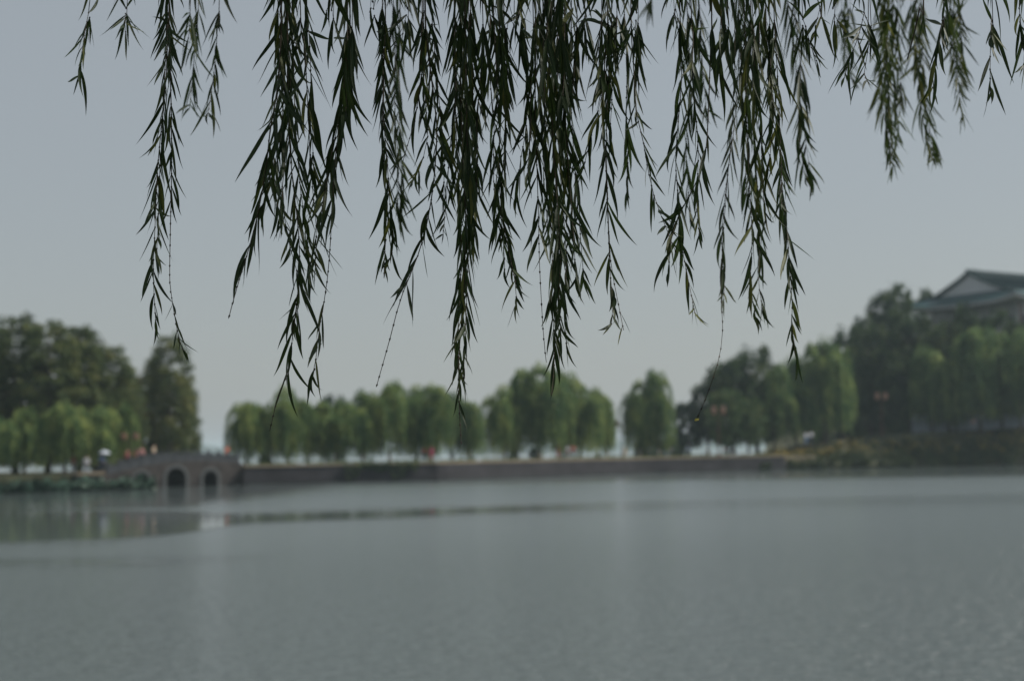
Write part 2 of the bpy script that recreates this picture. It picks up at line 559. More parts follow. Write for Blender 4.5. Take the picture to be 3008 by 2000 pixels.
for yy in (.14, BW - .14):
    for i, xp in enumerate(xs_posts):
        if post_me is None:
            b_ = MB(); b_.box(0, 0, .42, .2, .2, .84); b_.lathe((0, 0, .84), [(.07, 0), (.12, .06), (.13, .14), (.08, .22), (.02, .26)], 8)
            post_me = b_.mesh('post', M['stone_rail'])
        o = bpy.data.objects.new('post', post_me); o.location = (xp, yy, deck_s(xp)); link(o, bridge)
        if i < npst:
            x2 = xs_posts[i+1]
            b_ = MB(); a, c = xp + .1, x2 - .1
            za, zc = deck_s(a), deck_s(c)
            for lo, hi, th in ((.0, .56, .12), (.562, .70, .18)):
                b_.add([(a, yy-th/2, za+lo), (c, yy-th/2, zc+lo), (c, yy+th/2, zc+lo), (a, yy+th/2, za+lo),
                        (a, yy-th/2, za+hi), (c, yy-th/2, zc+hi), (c, yy+th/2, zc+hi), (a, yy+th/2, za+hi)],
                       [(0,3,2,1),(4,5,6,7),(0,1,5,4),(1,2,6,5),(2,3,7,6),(3,0,4,7)])
            b_.build('railing_panel', M['stone_rail'], bridge)
def on_bridge(px, back=1.6):
    xx = bpx(px)
    return Vector((BA.x + math.cos(BR) * xx - math.sin(BR) * back, BA.y + math.sin(BR) * xx + math.cos(BR) * back, deck_s(xx)))
# stone abutment left of the bridge
ab = empty('stone_abutment', tuple(gx(272, 125.2, 0)), BR, 'low tan stone quay block between the lotus bed and the bridge', 'quay')
b_ = MB(); b_.box(0, 2, .2, 2.6, 3.8, 2.1); b_.build('masonry', M['stone_bridge'], ab)
b_ = MB(); b_.box(0, 2, 1.35, 2.7, 4.0, .18); b_.build('coping', M['coping'], ab)

# ------------------------------------------------------------------ background trees
def quad_cloud(name, C, D, Ls, Ws, tone, mat):
    """leaf sprays: rhombic faces centred at C, long axis D"""
    n = len(C)
    C, D = np.asarray(C, float), np.asarray(D, float)
    D /= np.linalg.norm(D, axis=1)[:, None] + 1e-9
    rnd = rng.normal(size=(n, 3))
    W = np.cross(D, rnd); W /= np.linalg.norm(W, axis=1)[:, None] + 1e-9
    Ls, Ws = np.asarray(Ls)[:, None], np.asarray(Ws)[:, None]
    v = np.empty((n, 4, 3))
    v[:, 0] = C - D * Ls * .5; v[:, 1] = C + W * Ws * .5; v[:, 2] = C + D * Ls * .5; v[:, 3] = C - W * Ws * .5
    q = np.arange(n * 4).reshape(n, 4)
    return np_mesh(name, v.reshape(-1, 3), q, mat, {'tone': np.repeat(tone, 4)})

def tree_trunk(H, r0, seed, lean=0.0, limbs=6, top=.75, split=.3, spread=.4, R_=2.5, mat=None):
    rd = random.Random(seed)
    b_ = MB()
    pts, rad = [], []
    nseg = 7
    for i in range(nseg + 1):
        t = i / nseg
        pts.append(Vector((lean * t * H + rd.uniform(-.05, .05) * H * t * .5, rd.uniform(-.04, .04) * H * t * .5, t * H * top)))
        rad.append(r0 * (1.25 if i == 0 else 1) * (1 - .82 * t))
    b_.tube(pts, rad, 7)
    for k in range(limbs):
        t = split + (0.95 - split) * k / max(1, limbs - 1)
        i = min(nseg - 1, int(t * nseg)); f = t * nseg - i
        p = pts[i].lerp(pts[i + 1], f)
        an = k * 2.4 + rd.uniform(-.4, .4)
        ln = R_ * spread * rd.uniform(.8, 1.5)
        q1 = p + Vector((math.cos(an), math.sin(an), .9)) * ln * .5
        q2 = p + Vector((math.cos(an), math.sin(an), .75)) * ln * 1.1
        b_.tube([p, q1, q2], [r0 * .45 * (1 - .6 * t), r0 * .3 * (1 - .6 * t), r0 * .08], 5)
    return b_.mesh('trunk', mat or M['bark_far'], True)

def willow_crown(seed, H=6.5, R_=3.2, bottom=.2, ns=330, mat='willow_far'):
    rd = np.random.default_rng(seed)
    nd = 13
    domes = []
    for i in range(nd):
        an = rd.uniform(0, 2*math.pi); rr = R_ * .72 * math.sqrt(rd.uniform(0, 1))
        k = rr / R_
        domes.append((rr*math.cos(an), rr*math.sin(an), H * (rd.uniform(.62, .93) - .28 * k*k), R_ * rd.uniform(.22, .42), rd.uniform(-.12, .12)))
    C, D, Ls, Ws, T = [], [], [], [], []
    for s in range(ns):
        cx, cy, cz, cr, ct = domes[rd.integers(nd)]
        an = rd.uniform(0, 2*math.pi); q = math.sqrt(rd.uniform(0.02, 1))
        p = np.array([cx + cr*q*math.cos(an), cy + cr*q*math.sin(an), cz + cr*.75*math.sqrt(1 - q*q) - .15])
        out = np.array([math.cos(an), math.sin(an), 0]) * (.3 + .5*q)
        d = out + np.array([0, 0, .35])
        zb = H * (bottom + abs(rd.normal(0, .21)))
        st = .26
        tone = .45 + ct + rd.normal(0, .08)
        L = 0
        maxL = rd.uniform(1.2, H * .75)
        while p[2] > zb and L < maxL:
            d = d * .62 + np.array([0, 0, -1]) * .38
            d = d / np.linalg.norm(d)
            p = p + d * st; L += st
            for _ in range(2):
                C.append(p + rd.normal(0, .09, 3)); D.append(d + rd.normal(0, .35, 3))
                Ls.append(rd.uniform(.25, .5)); Ws.append(rd.uniform(.06, .13)); T.append(tone + rd.normal(0, .1))
    # filling sprays over the domes
    for cx, cy, cz, cr, ct in domes:
        n = 240
        v = rd.normal(size=(n, 3)); v /= np.linalg.norm(v, axis=1)[:, None]
        v[:, 2] = np.abs(v[:, 2]) * .9
        rr = cr * rd.uniform(.1, 1.16, n)[:, None] ** .7
        P = np.array([cx, cy, cz]) + v * rr
        for k in range(n):
            C.append(P[k]); D.append(np.array([v[k][0], v[k][1], -.7]) + rd.normal(0, .3, 3)); Ls.append(rd.uniform(.3, .55)); Ws.append(rd.uniform(.09, .17)); T.append(.55 + ct + rd.normal(0, .12))
    return quad_cloud('crown', C, D, Ls, Ws, np.array(T), M[mat])

def clump_crown(seed, prof, nclump=45, leaves=130, cr=(.6, 1.1), leaf=(.22, .42), mat='broad', flat=.7, tone0=.45):
    """prof: list of (z, radius) of the crown envelope"""
    rd = np.random.default_rng(seed)
    zs, rs = [a for a, b in prof], [b for a, b in prof]
    C, D, Ls, Ws, T = [], [], [], [], []
    wts = np.array([np.interp(z, zs, rs) for z in np.linspace(zs[0], zs[-1], 40)]) + .3
    zc = rd.choice(np.linspace(zs[0], zs[-1], 40), nclump, p=wts / wts.sum())
    for z in zc:
        r = np.interp(z, zs, rs); an = rd.uniform(0, 2*math.pi); q = rd.uniform(0.25, 1) ** .5
        c = np.array([r*q*math.cos(an), r*q*math.sin(an), z + rd.uniform(-.3, .3)])
        k = rd.uniform(*cr)
        n = int(leaves * (k / cr[1]) ** 1.5)
        v = rd.normal(size=(n, 3)); v /= np.linalg.norm(v, axis=1)[:, None]
        rr = k * rd.uniform(.0, 1.15, n)[:, None] ** .7
        P = c + v * rr * np.array([1, 1, flat])
        tn = tone0 + rd.normal(0, .12)
        C += list(P); D += list(v + rd.normal(0, .6, (n, 3)))
        Ls += list(rd.uniform(leaf[0], leaf[1], n)); Ws += list(rd.uniform(leaf[0], leaf[1], n) * .6)
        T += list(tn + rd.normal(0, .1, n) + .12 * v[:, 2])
    return quad_cloud('crown', C, D, Ls, Ws, np.array(T), M[mat])

CR_ = {}
for i in range(5):
    CR_['willow%d' % i] = (willow_crown(20 + i, 6.5, 3.0 + .2 * (i % 3), (.04, .10, .0, .07, .13)[i], 540), tree_trunk(6.5, .17, 50 + i, (-.1, .05, .12, -.03, .08)[i], R_=3))
for i in range(2):
    CR_['willow_low%d' % i] = (willow_crown(40 + i, 6.5, 3.3, .06, 420), tree_trunk(6.5, .2, 60 + i, .03, R_=3))
for i in range(3):
    CR_['redwood%d' % i] = (clump_crown(70 + i, [(1.2, 2.6), (5, 3.3), (9, 3.1), (12, 2.3), (13.2, 1.9), (14.1, 1.1)], 380, 85, (.45, .9), (.2, .38), 'redwood', .8), tree_trunk(14.5, .3, 70 + i, 0, 16, .93, .15, .5, R_=3.2))
for i in range(3):
    CR_['broad%d' % i] = (clump_crown(80 + i, [(1.6, 2.0), (3.2, 3.4), (5.5, 3.7), (7.2, 3.0), (8.2, 1.9)], 115, 140, (.6, 1.15), (.22, .45), 'broad', .75), tree_trunk(8.5, .28, 80 + i, .02, 9, .8, .25, .5, R_=4))
for i in range(2):
    CR_['broadlight%d' % i] = (clump_crown(90 + i, [(1.4, 2.0), (3.0, 3.2), (5.0, 3.5), (6.4, 2.7), (7.3, 1.5)], 95, 140, (.5, 1.0), (.22, .42), 'broad_light', .7), tree_trunk(7.6, .24, 90 + i, .04, 9, .8, .25, .5, R_=4))
CR_['bush0'] = (clump_crown(96, [(.3, 1.0), (1.0, 1.3), (1.8, .9), (2.2, .3)], 36, 100, (.35, .6), (.15, .3), 'broad', .8), tree_trunk(2.2, .08, 96, 0, 5, .7, .1, .5, R_=1.2))
CR_['orange0'] = (clump_crown(97, [(1.6, 1.0), (3.0, 1.8), (4.6, 1.5), (5.6, .4)], 30, 100, (.4, .8), (.2, .35), 'orange_leaf', .7), tree_trunk(5.6, .14, 97, 0, 6, .8, .25, .5, R_=2))

def wash_mesh(H, r0):
    b_ = MB(); b_.lathe((0, 0, 0), [(r0 * 1.42, 0.0), (r0 * 1.16, .35), (r0 * 1.1, 1.0)], 9)
    return b_.mesh('painted_band', M['limewash'])
WASH = wash_mesh(6.5, .17)

NATH = {'willow': 6.5, 'willow_low': 6.5, 'redwood': 14.5, 'broad': 8.9, 'broadlight': 8.0, 'bush': 2.4, 'orange': 5.9}
NAME = {'willow': 'willow_tree', 'willow_low': 'willow_tree', 'redwood': 'conifer_tree', 'broad': 'broadleaf_tree', 'broadlight': 'broadleaf_tree', 'bush': 'round_bush', 'orange': 'small_tree'}
def tree(kind, var, px, Y, ztop_y, z0, wpx, label, group, rot=None, wash=False, dz=0):
    """px column, Y distance, ztop_y photograph row of the top, wpx crown width in photograph pixels"""
    if group == GB and px > 2480:
        g_ = gx(px, Y, 0); z0 = right_z(g_.x, g_.y) - .3
    g = gx(px, Y, z0)
    H = 2.8 + (hz(px) - ztop_y) / F * Y - z0
    R0 = {'willow': 3.4, 'willow_low': 3.6, 'redwood': 3.6, 'broad': 4.2, 'broadlight': 3.9, 'bush': 1.7, 'orange': 2.2}[kind]
    sxy = (wpx / F * Y / 2) / R0
    sz = H / NATH[kind]
    cat = 'bush' if kind == 'bush' else 'tree'
    t = empty(NAME[kind], g, rot if rot is not None else random.uniform(0, 6.28), label, cat, group)
    if wash:
        t.rotation_euler = (random.uniform(-.06, .06), random.uniform(-.06, .06), t.rotation_euler[2])
    cm, tm = CR_['%s%d' % (kind, var)]
    c = bpy.data.objects.new('crown', cm); link(c, t); c['kind'] = 'stuff'
    k = bpy.data.objects.new('trunk', tm); link(k, t)
    c.scale = (sxy, sxy, sz); k.scale = (max(.75, min(sxy, 1.3)),) * 2 + (sz,)
    if wash:
        w = bpy.data.objects.new('painted_band', WASH); link(w, t)
        s_ = k.scale[0] * 1.02
        w.scale = (s_, s_, 1)
    return t

GW = 'willow trees along the causeway'
GR = 'tall conifers on the left bank'
GL = 'willows hanging over the left bank'
GB = 'broadleaf trees on the right hillside'
GV = 'willows along the right bank'
# tall conifers, left
tree('redwood', 0, -70, 142, 935, 1.3, 280, 'tall olive green conifer cut by the left edge of the picture', GR)
tree('redwood', 1, 45, 139, 928, 1.3, 250, 'highest of the tall olive conifers, second in from the left edge', GR)
tree('redwood', 2, 140, 137, 945, 1.3, 230, 'tall conifer behind the broad middle willow of the left bank', GR)
tree('redwood', 0, 232, 140, 962, 1.3, 215, 'tall olive conifer with rounded top rising behind the left lamp post side', GR)
tree('redwood', 1, 318, 143, 1015, 1.3, 190, 'shorter conifer stepping down towards the gap before the orange shrub', GR)
tree('redwood', 2, 372, 146, 1085, 1.3, 130, 'lowest conifer of the left row, beside the orange leaved tree', GR)
tree('redwood', 1, 498, 152, 985, 1.3, 165, 'lone dark conifer standing behind the humpbacked bridge', GR)
tree('redwood', 0, 545, 156, 1130, 1.3, 95, 'low conifer at the right flank of the lone conifer behind the bridge', GR)
tree('redwood', 2, 448, 158, 1060, 1.3, 110, 'thin topped conifer at the left flank of the lone conifer behind the bridge', GR)
tree('orange', 0, 402, 150, 1105, 1.3, 75, 'small rusty orange tree between the conifers left of the bridge', None)
tree('willow_low', 0, -20, 128, 1205, 1.3, 150, 'yellow green willow curtain at the far left edge of the picture', GL)
tree('willow_low', 1, 70, 132, 1200, 1.3, 110, 'narrow willow between the left edge and the broad dark willow', GL)
tree('willow_low', 0, 190, 128, 1178, 1.3, 190, 'broadest green willow on the left bank, in front of the conifers', GL)
tree('willow_low', 1, 300, 130, 1198, 1.3, 150, 'willow hanging beside the orange lantern lamp near the bridge', GL)
tree('willow_low', 0, 372, 132, 1180, 1.3, 80, 'slim bright willow nearest to the left end of the bridge', GL)

# causeway willows : (column, top row, width, extra distance, variant, label)
cw = [
 (722, 1192, 104, 4, 0, 'first willow of the causeway, beside the right end of the bridge'),
 (775, 1190, 100, 8, 1, 'low willow second along the causeway from the bridge'),
 (845, 1152, 118, 4, 2, 'third causeway willow, rounded, left of the blue green tree top'),
 (905, 1190, 90, 7, 3, 'fourth causeway willow, low and thin, in front of the blue green tree'),
 (985, 1176, 150, 4, 4, 'causeway willow leaning over the open water gap, under the blue green tree'),
 (1066, 1160, 100, 5, 0, 'causeway willow with bare trunk right of the water gap'),
 (1146, 1128, 124, 4, 1, 'tall yellow green willow left of the people in magenta and red'),
 (1225, 1150, 120, 8, 2, 'willow standing behind the people in magenta and red'),
 (1262, 1136, 120, 4, 3, 'yellow green willow directly over the people in magenta and red'),
 (1328, 1156, 112, 6, 4, 'willow over the drooping twig tip, between magenta people and leaning trunk'),
 (1380, 1190, 84, 4, 0, 'last willow before the low sky notch, with leaning dark trunk'),
 (1484, 1150, 104, 8, 2, 'first willow right of the sky notch, over the bright water'),
 (1520, 1138, 120, 12, 1, 'willow with pale trunk beside the two dark cone bushes'),
 (1586, 1080, 150, 6, 3, 'highest willow of the causeway, rounded and dark green'),
 (1650, 1104, 130, 9, 0, 'dense willow right shoulder of the highest causeway willow'),
 (1705, 1142, 125, 6, 2, 'yellow green willow over the pair in pink and red'),
 (1758, 1140, 88, 10, 4, 'thin willow left of the sky gap with the pink lamp'),
 (1784, 1214, 48, 14, 1, 'lowest willow at the edge of the sky gap with the pink lamp'),
 (1880, 1126, 88, 8, 3, 'willow directly right of the sky gap, flat topped'),
 (1938, 1102, 92, 6, 0, 'bright willow with a pointed top between the gap and the dark dome tree'),
]
for px, top, w, dy, v, lab in cw:
    tree('willow', v, px, shore(px) + dy, top - 4, 1.8, w * 1.34, lab, GW, wash=True)
tree('broad', 0, 962, 230, 1148, 0, 60, 'blue green round tree top showing far behind the causeway willows', None)
tree('broad', 1, 1000, 240, 1160, 0, 60, 'second small blue green tree top far behind the causeway, to the right', None)

# bushes of the promenade
GBU = 'dark clipped bushes on the promenade'
tree('bush', 0, 1508, shore(1508) + 7, 1305, 1.8, 42, 'dark pointed bush left of the pale willow trunk', GBU)
tree('bush', 0, 1568, shore(1568) + 8, 1318, 1.8, 46, 'dark round bush right of the pale willow trunk', GBU)
tree('bush', 0, 1905, shore(1905) + 9, 1262, 1.8, 110, 'wide bush with yellow tips below the bright pointed willow', GBU)
tree('bush', 0, 1975, shore(1975) + 13, 1280, 1.8, 120, 'low dark bush under the edge of the dark dome tree', GBU)
tree('bush', 0, 2500, 196, 1210, 4.0, 115, 'large dark dome bush left of the right hand lantern lamp', GBU)
tree('bush', 0, 2400, 196, 1225, 3.4, 90, 'dark bush behind the bright gap under the tall right willow', GBU)
tree('bush', 0, 2630, 197, 1215, 4.4, 95, 'dark bush filling the corner left of the grey hoarding', GBU)
tree('bush', 0, 780, shore(780) + 5, 1335, 1.8, 60, 'low dark sprawling bush beside the first causeway willow', GBU)

# right hand trees
tree('broad', 0, 2155, 186, 1040, 2.0, 190, 'large dark dome shaped tree right of the bright pointed willow', GB)
tree('broad', 1, 2225, 188, 1014, 2.0, 190, 'dark dome tree right of centre, highest of its clump before the tall willow', GB)
tree('broad', 2, 2080, 190, 1110, 2.0, 120, 'dark tree forming the left foot of the dome clump', GB)
tree('broad', 0, 2025, 186, 1172, 2.0, 110, 'small dark tree at the left end of the dome clump', GB)
tree('broadlight', 0, 2140, 178, 1135, 2.0, 150, 'lighter green low tree behind the middle lantern lamp', GB)
tree('broadlight', 1, 2200, 179, 1162, 2.2, 120, 'lighter green low tree with leaning pale trunk right of the middle lamp', GB)
tree('willow', 1, 2275, 187, 1080, 2.4, 150, 'yellow green willow in front of the dark dome tree', GV)
tree('willow_low', 1, 2340, 190, 1050, 2.8, 150, 'willow between the dome tree and the tall right willow', GV)
tree('willow_low', 0, 2425, 190, 985, 3.2, 175, 'tall narrow willow right of the dome tree, over the white shirted pair', GV)
tree('willow', 4, 2475, 192, 1008, 3.6, 90, 'slim willow at the right flank of the tall narrow one', GV)
tree('broad', 1, 2500, 200, 955, 4, 130, 'dark broadleaf tree rising left of the lamp at the foot of the hill', GB)
tree('broad', 2, 2560, 201, 925, 5, 150, 'dark hillside tree below the two crowns left of the temple roof', GB)
tree('broad', 0, 2620, 199, 1010, 5, 170, 'dark spreading hillside tree above the right hand lamp', GB)
tree('broad', 1, 2680, 202, 905, 8, 190, 'dark hillside tree below the left eave of the building', GB)
tree('broad', 1, 2672, 206, 930, 8, 120, 'dark tree closing the gap right under the left end of the eave', GB)
tree('broad', 2, 2600, 214, 850, 9, 110, 'small dark tree top left of the building eave', GB)
tree('broadlight', 0, 2650, 218, 822, 10, 80, 'narrow rounded tree top standing clear left of the roof', GB)
tree('broadlight', 1, 2722, 232, 836, 10, 60, 'small light tree top just above the left eave', GB)
tree('broad', 0, 2790, 199, 926, 8, 170, 'dark hillside tree under the middle of the building', GB)
tree('broad', 2, 2855, 200, 890, 8, 130, 'dark tree growing against the pale building wall', GB)
tree('broad', 1, 2945, 199, 908, 8, 170, 'dark tree below the right hand wall of the building', GB)
tree('broad', 0, 3060, 199, 930, 8, 180, 'dark hillside tree cut by the right edge of the picture', GB)
tree('broadlight', 0, 2915, 245, 790, 12, 60, 'small green tree top peeping over the roof ridge', GB)
tree('broadlight', 1, 2965, 246, 797, 12, 55, 'second small tree top peeping over the roof ridge further right', GB)
tree('willow', 1, 2740, 196, 1022, 4.4, 170, 'medium willow left of the great right hand willow', GV)
tree('willow', 4, 2880, 195, 955, 4.6, 230, 'great spreading willow on the right bank below the building', GV)
tree('willow', 4, 3000, 194, 962, 4.6, 200, 'great willow cut by the right edge of the picture', GV)
tree('willow', 3, 2810, 198, 1000, 4.6, 140, 'willow between the medium and the great right hand willows', GV)

# ------------------------------------------------------------------ flowering shrubs on the right bank
def shrub_bank():
    C, D, Ls, Ws, T = [], [], [], [], []
    C2 = []
    rd = np.random.default_rng(5)
    for i in range(520):
        p = rd.uniform(2235, 3500)
        sh = shore(p)
        edge = min(1, (p - 2215) / 220)
        t = rd.uniform(0, 1)
        Y = sh - .6 + t * 6.0
        top = interp(p, [2235, 2300, 2500, 2750, 2900, 3010, 3500], [1.9, 2.5, 3.5, 3.9, 4.5, 5.0, 5.0])
        z = .2 + (top - .2) * (t ** .6) * rd.uniform(.6, 1.0)
        g = gx(p, Y, z)
        k = rd.uniform(.5, .95)
        n = 75
        v = rd.normal(size=(n, 3)); v /= np.linalg.norm(v, axis=1)[:, None]
        P = np.array(g) + v * k * rd.uniform(.4, 1.1, n)[:, None] * np.array([1, .8, .75])
        P[:, 2] = np.maximum(P[:, 2], .02)
        tn = .42 + rd.normal(0, .13)
        C += list(P); D += list(v + rd.normal(0, .6, (n, 3))); Ls += list(rd.uniform(.2, .4, n)); Ws += list(rd.uniform(.12, .24, n)); T += list(tn + rd.normal(0, .1, n))
        if t > .35 and rd.uniform() < (.75 if p < 2750 or p > 2880 else .35):
            nf = int(rd.integers(4, 22))
            vv = v[:nf].copy(); vv[:, 2] = np.abs(vv[:, 2]); vv[:, 1] = -np.abs(vv[:, 1])
            C2 += list(np.array(g) + vv * k * 1.05)
    o = bpy.data.objects.new('flowering_shrubbery', quad_cloud('shrubbery', C, D, Ls, Ws, np.array(T), M['bank_shrub']))
    link(o); tag(o, 'dark green flowering shrubs covering the right bank down to the water', 'shrubs', kind='stuff')
    n = len(C2)
    f = bpy.data.objects.new('blossoms', quad_cloud('blossoms', C2, rd.normal(size=(n, 3)), rd.uniform(.12, .28, n), rd.uniform(.12, .24, n), rd.uniform(.2, .9, n), M['flowers']))
    link(f, o); f['kind'] = 'stuff'
shrub_bank()

# ------------------------------------------------------------------ lotus beds
def lotus_bed(name, label, p0, p1, d0, d1, n, seed):
    rd = np.random.default_rng(seed)
    vs, qs, tn = [], [], []
    k = 7
    for i in range(n):
        p = rd.uniform(p0, p1); Y = shore(p) + rd.uniform(d0, d1)
        g = gx(p, Y, 0)
        z = abs(rd.normal(.3, .3)) + .06
        r = rd.uniform(.16, .36)
        tilt = rd.normal(0, .35, 2)
        b0 = len(vs)
        vs.append((g.x, g.y, z - r * .3)); t = .45 + rd.normal(0, .2)
        tn.append(t)
        for j in range(k):
            an = 2 * math.pi * j / k
            x, y = r * math.cos(an), r * math.sin(an)
            vs.append((g.x + x, g.y + y, z + tilt[0] * x + tilt[1] * y)); tn.append(t)
        for j in range(k):
            qs.append((b0, b0 + 1 + j, b0 + 1 + (j + 1) % k))
        # stalk
        b0 = len(vs)
        for zz in (-.1, z - r * .3):
            for j in range(3):
                an = 2 * math.pi * j / 3
                vs.append((g.x + .015 * math.cos(an), g.y + .015 * math.sin(an), zz)); tn.append(.1)
        for j in range(3):
            j2 = (j + 1) % 3
            qs.append((b0 + j, b0 + j2, b0 + 3 + j2)); qs.append((b0 + j, b0 + 3 + j2, b0 + 3 + j))
    o = bpy.data.objects.new(name, np_mesh(name, np.array(vs), np.array(qs), M['lotus'], {'tone': tn}))
    link(o); return tag(o, label, 'lotus', kind='stuff')
lotus_bed('lotus_leaves', 'dense bed of blue green lotus leaves along the left bank', -420, 262, -4.5, 4.0, 1500, 3)
lotus_bed('lotus_leaves', 'small patch of lotus leaves before the left bridge arch', 262, 455, -4.2, -.2, 260, 4)
# creepers on the causeway wall
def wall_creeper(p0, p1, n, seed, label):
    rd = np.random.default_rng(seed)
    C = []
    for i in range(n):
        p = rd.uniform(p0, p1); e = .25 + .75 * abs(math.sin(p * .047) * math.cos(p * .021 + .6))
        g = gx(p, shore(p) - .08 - rd.uniform(0, .25), 1.85 - rd.uniform(0, 1.8) * e)
        C.append(g)
    o = bpy.data.objects.new('creeper', quad_cloud('creeper', C, rd.normal(size=(n, 3)), rd.uniform(.15, .3, n), rd.uniform(.12, .22, n), rd.uniform(.2, .7, n), M['broad']))
    link(o); tag(o, label, 'creeper', kind='stuff')
wall_creeper(1010, 1230, 700, 9, 'dark green creeper hanging down the causeway wall below the magenta people')

# grass and weeds fringing the top of the wall
def fringe():
    rd = np.random.default_rng(77)
    C, D, Ls, Ws, T = [], [], [], [], []
    for i in range(420):
        p = rd.uniform(725, 2260); d0 = rd.uniform(.45, 1.6); k = rd.uniform(.08, .34) * (1.6 if rd.uniform() < .12 else 1)
        for j in range(14):
            g = gx(p + rd.normal(0, 5), shore(p) + d0 + rd.normal(0, .15), 1.84 + k * .5)
            C.append(g); D.append((rd.normal(0, .35), rd.normal(0, .35), 1)); Ls.append(k * rd.uniform(.7, 1.5)); Ws.append(.05); T.append(rd.uniform(.2, .9))
    o = bpy.data.objects.new('grass', quad_cloud('grass', C, D, Ls, Ws, np.array(T), M['broad_light']))
    link(o); tag(o, 'uneven grass and weeds fringing the top of the causeway wall', 'grass', kind='stuff')
fringe()

# ------------------------------------------------------------------ lamps
def lamp_proto():
    t = empty('street_lamp')
    b_ = MB(); b_.lathe((0, 0, 0), [(.22, 0), (.2, .25), (.1, .4), (.075, 1.4), (.055, 4.6), (.05, 5.2), (.09, 5.25), (.03, 5.45), (.01, 5.7)], 10)
    b_.build('pole', M['pole'], t)
    for s_ in (-1, 1):
        b_ = MB(); b_.tube([(0, 0, 4.6), (s_*.3, 0, 4.75), (s_*.56, 0, 4.95)], .03, 6); b_.build('bracket', M['pole'], t)
        b_ = MB(); b_.lathe((s_*.56, 0, 4.95), [(.1, 0), (.22, .12), (.3, .5), (.28, .72), (.1, .8)], 8)
        ln = b_.build('lantern', M['lantern'], t)
        b_ = MB(); b_.lathe((s_*.56, 0, 5.752), [(.36, 0), (.2, .12), (.05, .2), (.02, .34)], 8); b_.build('lantern_cap', M['pole'], ln)
    return t
lp = lamp_proto()
lamp_list = [(2113, 170.5, 1.8, 6.0, 'tall lamp post with two orange lanterns in front of the low light green trees'),
             (2592, 192, 4.3, 5.6, 'lamp post with two orange lanterns rising from the flowering shrubs'),
             (380, 130.0, 1.3, 3.6, 'short lamp post with orange lanterns at the left end of the bridge'),
             (1828, 176, 1.8, 4.6, 'lamp post with pinkish lanterns in the sky gap of the causeway')]
for i, (px, Y, z, H, lab) in enumerate(lamp_list):
    o = lp if i == 0 else copy_tree(lp)
    o.location = gx(px, Y, z); o.scale = (1, 1, H / 5.9); tag(o, lab, 'street lamp', 'lantern lamp posts of the promenade')

# ------------------------------------------------------------------ people
def skin_mesh(name, verts, edges, radii, mat, root=0, sub=1):
    me = bpy.data.meshes.new(name + '_skeleton')
    me.from_pydata(verts, edges, [])
    o = bpy.data.objects.new(name + '_skeleton', me); COL.objects.link(o)
    md = o.modifiers.new('skin', 'SKIN')
    sv = me.skin_vertices[0].data
    for i, r in enumerate(radii):
        sv[i].radius = (r, r) if not hasattr(r, '__len__') else r
    sv[root].use_root = True
    s2 = o.modifiers.new('sub', 'SUBSURF'); s2.levels = sub; s2.render_levels = sub
    dg = bpy.context.evaluated_depsgraph_get()
    res = bpy.data.meshes.new_from_object(o.evaluated_get(dg))
    res.name = name
    bpy.data.objects.remove(o); bpy.data.meshes.remove(me)
    res.materials.clear(); res.materials.append(mat)
    res.polygons.foreach_set('use_smooth', [True] * len(res.polygons))
    return res

def person_meshes(pose):
    """standing / walking adult, 1.68 m, facing -Y"""
    st = .22 if pose == 'walk' else .03
    arm = .16 if pose == 'walk' else .03
    V = [(0, 0, .93), (0, 0, 1.12), (0, 0.01, 1.34), (0, .0, 1.44), (0, -.01, 1.56), (0, -.01, 1.66),
         (-.17, 0, 1.36), (-.22, arm*.4, 1.12), (-.23, -arm*.5, .9), (-.23, -arm, .82),
         (.17, 0, 1.36), (.22, -arm*.4, 1.12), (.23, arm*.2, .9), (.23, arm*.3, .82),
         (-.09, 0, .88), (-.1, -st*.5, .48), (-.1, -st*.6, .08), (-.1, -st*.6-.14, .04),
         (.09, 0, .88), (.1, st*.4, .48), (.1, st*1.2, .1), (.1, st*1.2-.12, .05)]
    E = [(0,1),(1,2),(2,3),(3,4),(4,5),(2,6),(6,7),(7,8),(8,9),(2,10),(10,11),(11,12),(12,13),(0,14),(14,15),(15,16),(16,17),(0,18),(18,19),(19,20),(20,21)]
    Rr = [(.14,.1),(.13,.095),(.15,.1),.05,.085,.08,.055,.042,.033,.035,.055,.042,.033,.035,.085,.06,.04,.035,.085,.06,.04,.035]
    body = skin_mesh('body', V, E, Rr, M['skin'])
    def grow(idx, d, f=1.0):
        m = {o: n for n, o in enumerate(idx)}
        return [V[i] for i in idx], [(m[a], m[b]) for a, b in E if a in m and b in m], [((r[0]*f+d, r[1]*f+d) if hasattr(r, '__len__') else (r*f+d)) for r in (Rr[i] for i in idx)]
    a = grow([0, 1, 2, 6, 7, 8, 10, 11, 12], .022)
    shirt = skin_mesh('shirt', *a, None)
    bidx = [0, 14, 15, 16, 18, 19, 20]
    b = grow(bidx, .02)
    trou = skin_mesh('trousers', *b, None)
    hair = skin_mesh('hair', [(0, .02, 1.6), (0, .0, 1.665), (0, .05, 1.56)], [(0, 1), (0, 2)], [.09, .082, .07], M['hair'])
    return body, shirt, trou, hair
PM = {'stand': person_meshes('stand'), 'walk': person_meshes('walk')}
CL = {}
def cl(name, col):
    if name not in CL: CL[name] = cloth(name, col)
    return CL[name]
